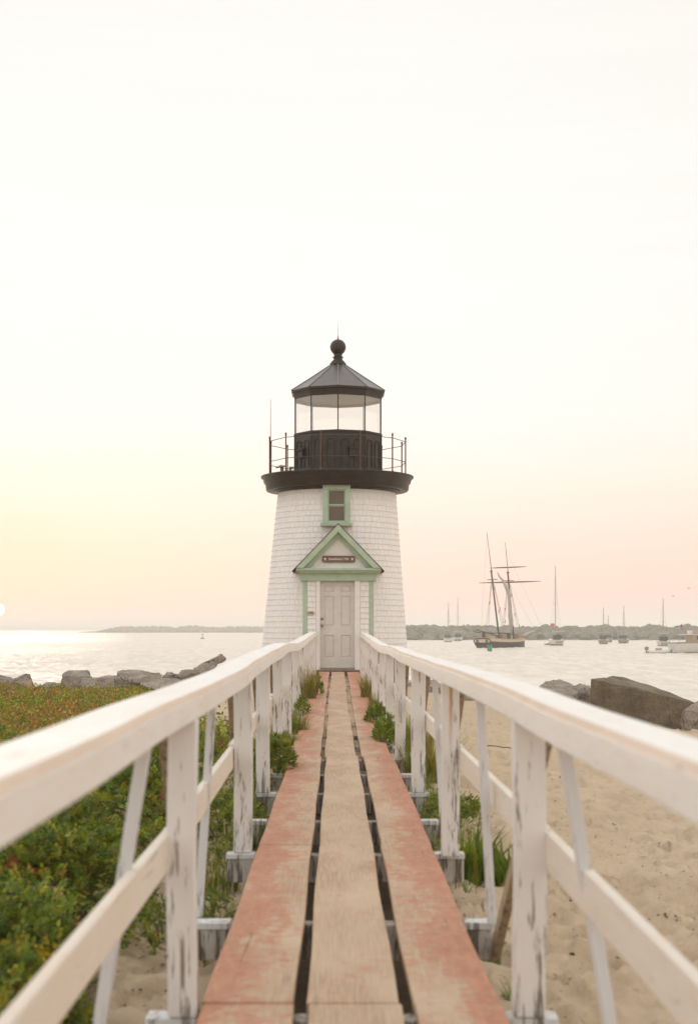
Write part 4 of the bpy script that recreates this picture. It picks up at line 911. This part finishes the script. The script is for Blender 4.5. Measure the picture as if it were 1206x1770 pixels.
# buoys
D = F*3.7/39; by = empty('channel_buoy', ((846-VX)*D/F, D, WL), 'green square channel buoy floating in front of the schooner', 'buoy')
bb_ = MB().tube([(0, 0, -.4), (0, 0, .92)], .40, 14).build('buoy_can', M['buoy_green'], by); MB().tube([(0, 0, .9), (0, 0, 1.02)], .43, 14).build('buoy_rim', M['buoy_green'], by)
MB().bb((-.2, -.42, .25), (.05, -.395, .62)).build('reflector', M['buoy_light'], by); MB().bb((.08, -.42, .45), (.25, -.385, .85)).build('reflector', M['buoy_light'], by)
D = F*3.7/17.5; b2 = empty('small_buoy', ((350-VX)*D/F, D, WL), 'tiny pale buoy far out on the water left of the lighthouse', 'buoy')
MB().lathe([(.02, -.3), (.75, -.1), (.8, .3), (.3, .5), (.14, .6), (.12, 1.5)], (0, 0, 0), 12).build('float', M['boat_grey'], b2); MB().box((0, 0, 1.6), (.45, .45, .45)).build('topmark', M['rust'], b2)
def gull(px, py, D, label, a):
    g = empty('gull', P(px, py, D), label, 'bird', None, a); g.scale = (.6, .6, .6); mb = MB()
    mb.tube([(-.28, 0, 0), (-.1, 0, .02), (.12, 0, .03), (.24, 0, .05)], [.02, .07, .06, .015], 7); mb.build('body', M['bird'], g)
    for s in (-1, 1): MB().add([(.08, s*.04, .05), (-.1, s*.04, .05), (-.04, s*.38, .2), (.08, s*.38, .21), (-.12, s*.72, .12)], [(0,1,2,3), (3,2,4)]).build('wing', M['bird'], g)
gull(1190, 1017.5, 150, 'small dark bird flying low over the harbour near the right edge', .7)
gull(1163, 1031, 190, 'fainter bird below and left of the nearer one', 2.2)

# ------------------------------------------------------------------ plants
def rnd_unit(n):
    v = RNG.normal(size=(n, 3)); return v/np.linalg.norm(v, axis=1, keepdims=True)
def nrm_(v): return v/np.maximum(np.linalg.norm(v, axis=1, keepdims=True), 1e-9)
PAL = {'green': [(.050,.098,.016), (.078,.135,.022), (.040,.085,.022), (.11,.165,.03), (.065,.11,.015)],
       'dark': [(.028,.062,.014), (.042,.085,.018), (.055,.10,.02), (.12,.15,.02)],
       'red': [(.20,.065,.035), (.17,.085,.03), (.25,.10,.045), (.13,.10,.028), (.085,.105,.025), (.10,.11,.03)],
       'olive': [(.115,.135,.032), (.095,.12,.03), (.17,.15,.04), (.07,.10,.025), (.20,.15,.055)],
       'yellow': [(.62,.40,.02), (.55,.36,.03), (.40,.32,.03)],
       'grass': [(.085,.15,.02), (.12,.19,.03), (.06,.12,.018), (.17,.21,.045)],
       'dry': [(.22,.19,.065), (.30,.23,.10), (.13,.16,.035), (.18,.19,.05), (.36,.27,.14)],
       'bright': [(.10,.19,.025), (.14,.24,.035), (.07,.15,.02)]}
TINT = dict(green=(3.0,2.1,1.8), dark=(3.0,2.2,1.9), olive=(2.1,1.7,1.7), grass=(1.9,1.5,1.5), bright=(1.8,1.45,1.5), red=(1.75,1.6,1.5), dry=(1.6,1.45,1.35), yellow=(.95,.95,1.0))
for k_, t_ in TINT.items(): PAL[k_] = [tuple(a*b for a, b in zip(c_, t_)) for c_ in PAL[k_]]
def pick(pal, n, w=None):
    if isinstance(pal, str): pal = [(pal, 1)]
    cols = np.concatenate([np.array(PAL[p]) for p, _ in pal]); ws = np.concatenate([np.full(len(PAL[p]), w_/len(PAL[p])) for p, w_ in pal])
    return cols[RNG.choice(len(cols), n, p=ws/ws.sum())]*RNG.uniform(.75, 1.25, (n, 1))
def sprigs(pos, direc, pal_cols, leaf, pairs=3, wr=.58, spread=.95):
    # compound leaves: a rachis of paired leaflets plus a terminal one
    n = len(pos); d = nrm_(direc); up = rnd_unit(n)*.6+np.array([0, 0, 1.0]); s = nrm_(np.cross(d, up)); u = nrm_(np.cross(s, d))
    Vs = []; Cs = []
    leaf = np.broadcast_to(np.asarray(leaf, float).reshape(-1, 1), (n, 1))
    for k in range(pairs*2+1):
        if k == pairs*2: base = pos+d*leaf*1.55; ld = d; sd = s
        else:
            t = .35+.42*(k//2); sg = 1 if k % 2 else -1
            base = pos+d*leaf*t; ld = nrm_(s*sg*spread+d*.55-u*.15+rnd_unit(n)*.25); sd = nrm_(np.cross(u, ld))
        L_ = leaf*RNG.uniform(.75, 1.1, (n, 1)); w = L_*wr*.5; droop = -u*L_*.12
        a = base; tip = base+ld*L_+droop; mL = base+ld*L_*.45+sd*w+u*L_*.06; mR = base+ld*L_*.45-sd*w+u*L_*.06
        Vs.append(np.stack([a, mR, tip, mL], 1)); Cs.append(np.repeat((pal_cols*RNG.uniform(.8, 1.2, (n, 1)))[:, None, :], 4, 1))
    V_ = np.concatenate(Vs).reshape(-1, 3); C_ = np.concatenate(Cs).reshape(-1, 3); q = np.arange(len(V_)).reshape(-1, 4); return V_, q, C_
def blades(base, height, lean_dir, lean, width, cols, seg=4):
    n = len(base); side = nrm_(np.cross(lean_dir, np.array([0, 0, 1.0]))+1e-6); rows = []
    for i in range(seg+1):
        t = i/seg; c = base+np.array([0, 0, 1.0])*(height*(t-.35*lean*t*t))+lean_dir*(height*lean*t*t)
        w = width*(1-t**1.6)*.5+.0004; rows.append(np.stack([c-side*w, c+side*w], 1))
    V_ = np.stack(rows, 1).reshape(n, -1, 3); k = (seg+1)*2; b = np.arange(n)[:, None]*k
    q = np.concatenate([b+np.array([[2*i, 2*i+1, 2*i+3, 2*i+2]]) for i in range(seg)], 0)
    return V_.reshape(-1, 3), q, np.repeat(cols[:, None, :], k, 1).reshape(-1, 3)
def merge(parts):
    V_, Q_, C_ = [], [], []; o = 0
    for v, q, c in parts: V_.append(v); Q_.append(q+o); C_.append(c); o += len(v)
    return np.concatenate(V_), np.concatenate(Q_), np.concatenate(C_)
def plant_obj(name, parts, origin, parent=None, mat='leaf'):
    V_, Q_, C_ = merge(parts); V_ = V_-np.array(origin) if parent is None else V_
    o = np_mesh(name, V_, Q_, M[mat], False, C_); 
    if parent is None: o.location = origin
    return link(o, parent)
def dome(n, cx, cy, cz, rx, ry, h, seed, shell=.55):
    a = RNG.uniform(0, 2*math.pi, n); r = np.sqrt(RNG.random(n)); x = r*np.cos(a); y = r*np.sin(a)
    lump = .68+.65*fbm(x*2.2+seed*3.1, y*2.2+seed, 3, seed)
    ht = h*np.sqrt(np.maximum(0, 1-r**2.4))*lump; t = 1-RNG.random(n)**1.6*shell
    pos = np.stack([cx+rx*x*(1+.12*(lump-1)), cy+ry*y, cz+ht*t+.02], 1); dr_ = np.stack([x*.9, y*.9, np.full(n, .75)], 1)+rnd_unit(n)*.75
    return pos, dr_
def bush(name, label, cat, cx, cy, rx, ry, h, n, pal, leaf=.034, pairs=3, seed=1, group=None, z0=None, stems=8):
    z0 = float(ground_base(cx, cy)) if z0 is None else z0
    root = empty(name, (cx, cy, z0), label, cat, group)
    pos, dr_ = dome(n, 0, 0, 0, rx, ry, h, seed); cols = pick(pal, n)
    o = plant_obj('foliage', [sprigs(pos, dr_, cols, leaf, pairs)], (0, 0, 0), root)
    st = MB(); rd = random.Random(seed)
    for i in range(stems):
        a = rd.uniform(0, 6.28); r = rd.uniform(.3, .85); st.tube([(rx*r*.4*math.cos(a), ry*r*.4*math.sin(a), -.03), (rx*r*.8*math.cos(a), ry*r*.8*math.sin(a), h*.5), (rx*r*math.cos(a), ry*r*math.sin(a), h*.85*(1-r*.4))], [.006, .005, .003], 5)
    st.build('stem', M['twig'], root)['kind'] = 'stuff'
    return root
def tuft(name, label, cat, cx, cy, r, h, n, pal, width=.008, lean=.55, z0=None, group=None, seed=0, flat=0):
    z0 = float(ground_base(cx, cy)) if z0 is None else z0
    a = RNG.uniform(0, 2*math.pi, n); rr_ = r*np.sqrt(RNG.random(n)); base = np.stack([rr_*np.cos(a), rr_*np.sin(a), np.full(n, -.02)], 1)
    a2 = a+RNG.normal(0, .8, n); ld = np.stack([np.cos(a2), np.sin(a2), np.zeros(n)], 1)
    H = h*RNG.uniform(.45, 1.05, (n, 1)); le = RNG.uniform(.1, 1, (n, 1))*lean; cols = pick(pal, n)
    o = plant_obj(name, [blades(base, H, ld, le, width*RNG.uniform(.6, 1.2, (n, 1)), cols)], (0, 0, 0)); o.location = (cx, cy, z0)
    return tag(o, label, cat, group)
def gx(px, D): return (px-VX)*D/F
# --- the rose thicket left of the boardwalk
def thick_mask(x, y):
    right = np.interp(y, [3, 5.2, 6.5, 8, 9.5, 11, 13, 15, 17, 20, 24, 29, 33], [-.95, -.98, -1.08, -1.15, -1.05, -.82, -.76, -.80, -1.1, -2.0, -2.7, -3.6, -4.6])
    edge = right+.35*(fbm(x*1.3, y*1.3, 3, 71)-.5)*2
    far = 33.5+1.6*(fbm(x*.9, x*.9+3, 2, 61)-.5)
    return (x < edge) & (y < far) & (y > 2.5) & (fbm(x*.8+9, y*.8, 3, 75) > .24)
def thick_h(x, y):
    return (.16+.55*np.clip(fbm(x*.95, y*.95, 3, 81)-.18, 0, 1)+.10*vnoise(x*4.5, y*4.5, 83))*np.interp(y, [3, 8, 16, 34], [.95, .95, .80, .62])
def thicket(y0, y1, n, leaf, pairs, xmin, name):
    y = y0+(y1-y0)*RNG.random(n*3)**.9; x = xmin(y)*RNG.random(n*3)**.8-.8
    k = thick_mask(x, y); x, y = x[k][:n], y[k][:n]; m_ = len(x)
    t = 1-RNG.random(m_)**1.5*.7; t = t*np.where(RNG.random(m_) < .06, 1+.5*vnoise(x*6, y*6, 88), 1); z = ground_base(x, y)+thick_h(x, y)*t
    redf = np.clip((y-11)/6, 0, 1)*(.30+.78*sstep(.36, .47, fbm(x*1.1, y*.45, 3, 91)))
    redf = np.maximum(redf, .9*(fbm(x*1.6+5, y*1.6, 3, 93) > .66)); cg = pick([('green', .75), ('dark', .3), ('olive', .10)], m_); crd = pick([('red', .7), ('olive', .55), ('green', .22)], m_)
    cg = cg*(.75+.8*fbm(x*1.1, y*1.1, 3, 95))[:, None]
    use = (RNG.random(m_) < redf)[:, None]; cols = np.where(use, crd*1.15, cg)*np.where(y > 15, 1.12, 1.0)[:, None]
    yel = RNG.random(m_) < .004; cols[yel] = pick('yellow', int(yel.sum()))*.55
    dr_ = np.stack([np.zeros(m_), -.25*np.ones(m_), np.full(m_, .7)], 1)+rnd_unit(m_)*.9
    o = plant_obj(name, [sprigs(np.stack([x, y, z], 1), dr_, cols, leaf*RNG.uniform(.8, 1.25, (m_, 1)), pairs)], (-2.5, y0, float(ground_base(-2.5, y0))))
    o['kind'] = 'stuff'; return o
EDGE = lambda y: -(y*.26+.9)
thicket(3.0, 8.5, 6500, .034, 3, EDGE, 'rose_thicket')
thicket(8.5, 16, 11000, .037, 3, EDGE, 'rose_thicket')
thicket(16, 34, 24000, .058, 1, lambda y: -(y*.26+2.0), 'rose_thicket')
# dark brushwood under the leaves
tw = MB(); rd = random.Random(9)
for i in range(1300):
    y = 3+rd.random()**1.3*15; x = -.95-rd.random()*(y*.26)
    if not bool(thick_mask(np.array(x), np.array(y))): continue
    z = float(ground_base(x, y)); hh = float(thick_h(np.array(x), np.array(y)))
    a = rd.uniform(0, 6.28); tw.tube([(x, y, z-.02), (x+.08*math.cos(a), y+.08*math.sin(a), z+hh*.5), (x+.2*math.cos(a), y+.2*math.sin(a), z+hh*.95)], [.005, .004, .002], 4, False)
tag(tw.build('brushwood', M['twig'], fix=False), kind='stuff')
# leaf litter and wrack on the sand
def litter(name, n, fx, pal, s=.02):
    x, y = fx(n); z = ground_z(x, y)+.006; a = RNG.uniform(0, 6.28, n); d_ = np.stack([np.cos(a), np.sin(a), RNG.normal(0, .25, n)], 1)
    L_ = s*RNG.uniform(.5, 1.5, (n, 1)); sd = np.stack([-np.sin(a), np.cos(a), RNG.normal(0, .25, n)], 1); p = np.stack([x, y, z], 1)
    V_ = np.stack([p, p+d_*L_*.5+sd*L_*.3, p+d_*L_, p+d_*L_*.5-sd*L_*.3], 1).reshape(-1, 3); cols = np.repeat(pick(pal, n)[:, None, :], 4, 1).reshape(-1, 3)
    o = np_mesh(name, V_, np.arange(len(V_)).reshape(-1, 4), M['leaf'], False, cols); return tag(link(o), kind='stuff')
PAL['litter'] = [(.09,.065,.04), (.06,.04,.026), (.14,.10,.06), (.12,.11,.06)]; PAL['pebble'] = [(.05,.04,.035), (.08,.065,.06), (.3,.27,.24)]
def f1(n): y = 4.2+RNG.random(n)**1.2*20; return -.62-RNG.random(n)**1.3*(.55+y*.09), y
def f2(n): y = 6+RNG.random(n)*22; return .62+RNG.random(n)**2*1.6, y
def f3(n): y = 4.2+RNG.random(n)**1.2*20; return .7+RNG.random(n)*(y*.27), y
litter('leaf_litter', 2600, f1, 'litter'); litter('leaf_litter', 2000, f2, 'litter'); litter('beach_debris', 3200, f3, 'litter', .013); litter('beach_debris', 500, f3, 'pebble', .011)
# --- individual shrubs
G1 = 'low beach rose bushes at the front of the left thicket'
fb = [(gx(40, 6.0)-.15, 6.0, .42, .55, .42), (gx(150, 7.6)-.1, 7.6, .42, .6, .46), (gx(60, 8.6), 8.6, .6, .7, .50), (gx(255, 10.8), 10.8, .42, .7, .44), (gx(20, 5.0)-.1, 5.0, .38, .5, .36), (gx(180, 11.5), 11.5, .6, .8, .5), (gx(300, 14.0), 14.0, .45, .8, .42)]
FL = ['green rose bush behind the two bottom left goldenrods', 'green rose bush jutting over the sand left of the nearest left stake', 'wide green rose bush under the nearest stretch of the left handrail', 'green rose bush just left of the nearest left post', 'dark green rose bush in the bottom left corner', 'green rose bush behind the upper part of the nearest left stake', 'green rose bush seen between the nearest left post and the next stake']
for i, (x, y, rx, ry, h) in enumerate(fb):
    bush('rose_bush', FL[i], 'bush', x, y, rx, ry, h, 1050, [('green', .7), ('dark', .35), ('olive', .1)], .036, 3, 20+i, G1)
GDL = ['yellow flowering goldenrod nearest the bottom left corner', 'yellow flowering goldenrod just right of the corner one', 'single yellow flower head higher up in the left thicket']
for i, (px, py, D, nf) in enumerate([(22, 1640, 5.6, 50), (82, 1655, 5.5, 70), (208, 1430, 8.4, 12)]):
    p = P(px, py, D); zg = float(ground_base(p.x, p.y)); g_ = empty('goldenrod', (p.x, p.y, zg), GDL[i], 'flower'); hh = p.z-zg
    pos = RNG.normal(0, 1, (nf, 3))*np.array([.035, .03, .022])+np.array([0, 0, hh]); plant_obj('flower_head', [sprigs(pos, rnd_unit(nf)+np.array([0, 0, .6]), pick('yellow', nf), .011, 2, .8)], (0, 0, 0), g_)['kind'] = 'stuff'
    n_ = 60; pos = np.stack([RNG.normal(0, .05, n_), RNG.normal(0, .05, n_), RNG.random(n_)*hh*.9], 1); plant_obj('foliage', [sprigs(pos, rnd_unit(n_)+np.array([0, 0, .4]), pick('green', n_), .035, 1, .35)], (0, 0, 0), g_)
    MB().tube([(0, 0, -.02), (.01, 0, hh)], .004, 5).build('stem', M['twig'], g_)
# beside the deck, left
bush('rose_bush', 'dark green rose bush leaning over the left plank between two posts', 'bush', -.56, 12.6, .20, .45, .44, 620, [('dark', .7), ('green', .4), ('yellow', .02)], .030, 3, 61)
bush('rose_bush', 'small dark bush behind the left railing by the sand path', 'bush', gx(353, 13.5), 13.5, .16, .3, .36, 260, [('dark', .8), ('green', .3)], .03, 3, 62)
tuft('marram_grass', 'tall dry grass clump by the left railing nearest the door', 'grass', -.44, 23.3, .13, .66, 330, [('dry', .8), ('grass', .5)], .009, .5, .05)
bush('rose_bush', 'bright green plant beside the tall dry grass left of the door', 'bush', -.36, 24.2, .13, .3, .34, 260, [('green', .5), ('bright', .6)], .032, 3, 63, z0=.06)
bush('rose_bush', 'small green plant on the left plank edge below the tall grass', 'bush', -.47, 20.0, .10, .3, .22, 150, [('green', .6), ('dark', .4)], .03, 2, 64, z0=-.02)
tuft('marram_grass', 'yellow green grass spilling over the left plank mid way', 'grass', -.50, 17.2, .15, .40, 330, [('grass', .6), ('dry', .35), ('bright', .2)], .009, .7, -.08)
tuft('marram_grass', 'short grass in front of the weathered left posts', 'grass', -.52, 15.6, .12, .28, 180, [('grass', .8), ('dry', .2)], .008, .7, -.10)
tuft('marram_grass', 'fresh green grass between the second and third left posts', 'grass', -.52, 9.3, .11, .33, 180, [('bright', .4), ('grass', .7)], .008, .6)
tuft('marram_grass', 'small grass clump beside the second left post', 'grass', -.72, 8.3, .16, .30, 190, [('grass', .8), ('dry', .3)], .008, .6)
bush('rose_bush', 'low green plants on the sand between the two nearest left posts', 'bush', -.80, 6.9, .22, .45, .20, 330, [('green', .7), ('grass', .3)], .026, 2, 65)
bush('rose_bush', 'low green plants behind the second left post', 'bush', -.78, 10.3, .26, .9, .24, 480, [('green', .7), ('dark', .3)], .03, 3, 66)
tuft('marram_grass', 'few grass blades beside the red plank at the lower left', 'grass', -.50, 5.5, .05, .26, 24, 'grass', .007, .8)
# beside the deck, right
tuft('marram_grass', 'olive grass clump by the right railing nearest the door', 'grass', .52, 23.6, .12, .50, 280, [('dry', .7), ('grass', .6)], .009, .55, .05)
tuft('marram_grass', 'dark olive grass under the right railing behind the bushes', 'grass', .56, 20.6, .10, .42, 240, [('dry', .4), ('grass', .6), ('olive', .3)], .008, .5, -.03)
bush('rose_bush', 'dark leafy plant overhanging the right plank, farthest of its row', 'bush', .52, 18.6, .13, .5, .26, 330, [('dark', .6), ('green', .5)], .030, 3, 71, z0=-.06)
bush('rose_bush', 'green leafy bush overhanging the right plank, nearest of its row', 'bush', .54, 15.9, .13, .8, .32, 520, [('green', .7), ('bright', .2)], .028, 3, 72, z0=-.14)
tuft('marram_grass', 'thick dark green grass mat at the foot of the fourth right post', 'grass', .64, 12.5, .20, .17, 420, [('grass', .6), ('green', .6)], .009, .9)
tuft('marram_grass', 'tall reddish green grass behind the third right post', 'grass', .86, 13.2, .24, .50, 520, [('grass', .6), ('dry', .35), ('red', .06)], .008, .6)
tuft('marram_grass', 'tall green grass behind the fourth right post', 'grass', .84, 15.6, .2, .5, 400, [('grass', .7), ('dry', .3)], .008, .6)
bush('rose_bush', 'weedy green clump between the second and third right posts', 'bush', .84, 10.4, .20, .55, .24, 420, [('grass', .6), ('green', .5)], .03, 2, 73)
tuft('marram_grass', 'small grass clump between the second right post and the plank', 'grass', .575, 9.0, .05, .27, 90, [('grass', .7), ('bright', .3)], .008, .5)
tuft('seaside_goldenrod', 'large broad leaved green plant behind the second right post', 'plant', .84, 8.7, .12, .40, 120, [('bright', .6), ('green', .6)], .034, .8)
tuft('seaside_goldenrod', 'broad leaved green plant right of the white stake', 'plant', 1.00, 8.5, .08, .34, 70, [('bright', .7), ('green', .4)], .034, .9)
tuft('marram_grass', 'bright green sprout just above the near right crossbeam', 'grass', .64, 6.75, .05, .24, 46, 'bright', .016, .8)
tuft('marram_grass', 'low bright sprout lying right of the tall sprout', 'grass', .70, 6.7, .06, .10, 46, 'bright', .014, 1.0)
tuft('marram_grass', 'tiny green weed beside the bare brace on the right', 'grass', .765, 6.0, .06, .12, 60, 'bright', .011, .9)
tuft('marram_grass', 'tiny green weed at the foot of the nearest right post', 'grass', .71, 5.55, .05, .09, 60, 'bright', .010, .9)
tuft('marram_grass', 'weed growing in the gap between the middle and right planks', 'grass', .228, 5.3, .02, .28, 26, [('grass', 1), ('dark', .6)], .008, .3)
tuft('marram_grass', 'dry weed in the gap between the left and middle planks', 'grass', -.115, 8.5, .02, .24, 26, [('dry', .6), ('olive', 1)], .010, .3)
for i, (px, D, h_) in enumerate([(196, 36, .55), (191, 36.4, .45)]):
    tuft('dry_reed', ['thin dry reed standing before the left jetty', 'shorter thin dry reed beside the taller one'][i], 'reed', gx(px, D), D, .02, h_, 5, 'dry', .012, .15)
for i, (x, y, rx, ry, h, n, t_) in enumerate([(-.68, 7.4, .16, .5, .14, 260, 'patchy low weeds on the sand just before the second left post'), (-.66, 9.0, .14, .6, .17, 300, 'low weeds at the outer side of the second left post'), (-.70, 12.0, .16, .8, .22, 360, 'low weeds beside the third left post'), (-.62, 6.6, .10, .25, .13, 170, 'small bright weeds just behind the near left crossbeam')]):
    bush('low_weeds', t_, 'weeds', x, y, rx, ry, h, n, [('green', .6), ('grass', .5), ('olive', .2)], .022, 2, 160+i)
for i, (x, y, r_, h, n, t_) in enumerate([(-.60, 7.2, .06, .2, 50, 'sparse grass between the two nearest left crossbeams'), (.70, 9.7, .12, .2, 120, 'short grass behind the base of the second right post'), (.72, 11.6, .12, .22, 130, 'short grass just behind the third right post')]):
    tuft('marram_grass', t_, 'grass', x, y, r_, h, n, [('grass', .8), ('bright', .3), ('dry', .2)], .008, .7)
def edge_grass(sign):
    n = 2600; y = 8.2+RNG.random(n)*22; k = fbm(y*1.1+sign*7, y*.3, 3, 301) > .43; y = y[k]; n = len(y)
    x = .05+sign*(.53+np.abs(RNG.normal(0, .14, n))+.05); z = ground_base(x, y); base = np.stack([x, y, z-.01], 1)
    a = RNG.uniform(0, 6.28, n); ld = np.stack([np.cos(a), np.sin(a), np.zeros(n)], 1); H = RNG.uniform(.06, .26, (n, 1))*np.where(y > 20, 1.2, 1)[:, None]
    o = plant_obj('edge_grass', [blades(base, H, ld, RNG.uniform(.2, .9, (n, 1)), RNG.uniform(.004, .010, (n, 1)), pick([('grass', .7), ('dry', .3), ('bright', .2)], n))], (0, 0, 0)); o['kind'] = 'stuff'
edge_grass(-1); edge_grass(1)
# things on the sand
def pebble(px, py, s, mat, label, seed):
    D = DZ(py, -.36); p = P(px, py, D); z = float(ground_z(np.array(p.x), np.array(p.y))); rd = random.Random(seed)
    rock([(p.x+s*rd.uniform(-1, 1), p.y+s*rd.uniform(-1, 1), z+s*rd.uniform(-.4, .8)) for _ in range(14)], label, None, mat, seed, s*.08, name='pebble')
M['stone_black'] = flat_paint('black_pebble', (.03,.025,.025), .3, .6, 40)
pebble(989, 1664, .016, 'stone_black', 'small black pebble on the sand right of the nearest post', 3)
pebble(957, 1598, .012, 'rock', 'pale shell chip on the sand by the railing', 4)
sw = empty('seaweed_clump', (*P(1160, 1598, DZ(1598, -.36))[:2], -.33), 'brown dried seaweed clump on the open sand', 'seaweed')
mb = MB(); rd = random.Random(2)
for i in range(22):
    a = rd.uniform(0, 6.28); q = [Vector((rd.uniform(-.035, .035), rd.uniform(-.05, .05), rd.uniform(0, .02)))]
    for _ in range(3): q.append(q[-1]+Vector((rd.uniform(-.02, .02), rd.uniform(-.03, .03), rd.uniform(-.008, .012))))
    mb.tube(q, .003, 4)
mb.build('strands', M['twig'], sw)
vn = MB(); rd = random.Random(6); q = []
for i in range(14): px = 830+i*4.2; p = P(px, 1309-3*math.sin(i*.7), DZ(1309, -.38)); q.append((p.x, p.y, float(ground_z(np.array(p.x), np.array(p.y)))+.015))
vn.tube(q, .006, 5); vo = vn.build('driftwood_twig', M['twig']); tag(vo, 'thin dark twig lying on the sand behind the white stake', 'twig')
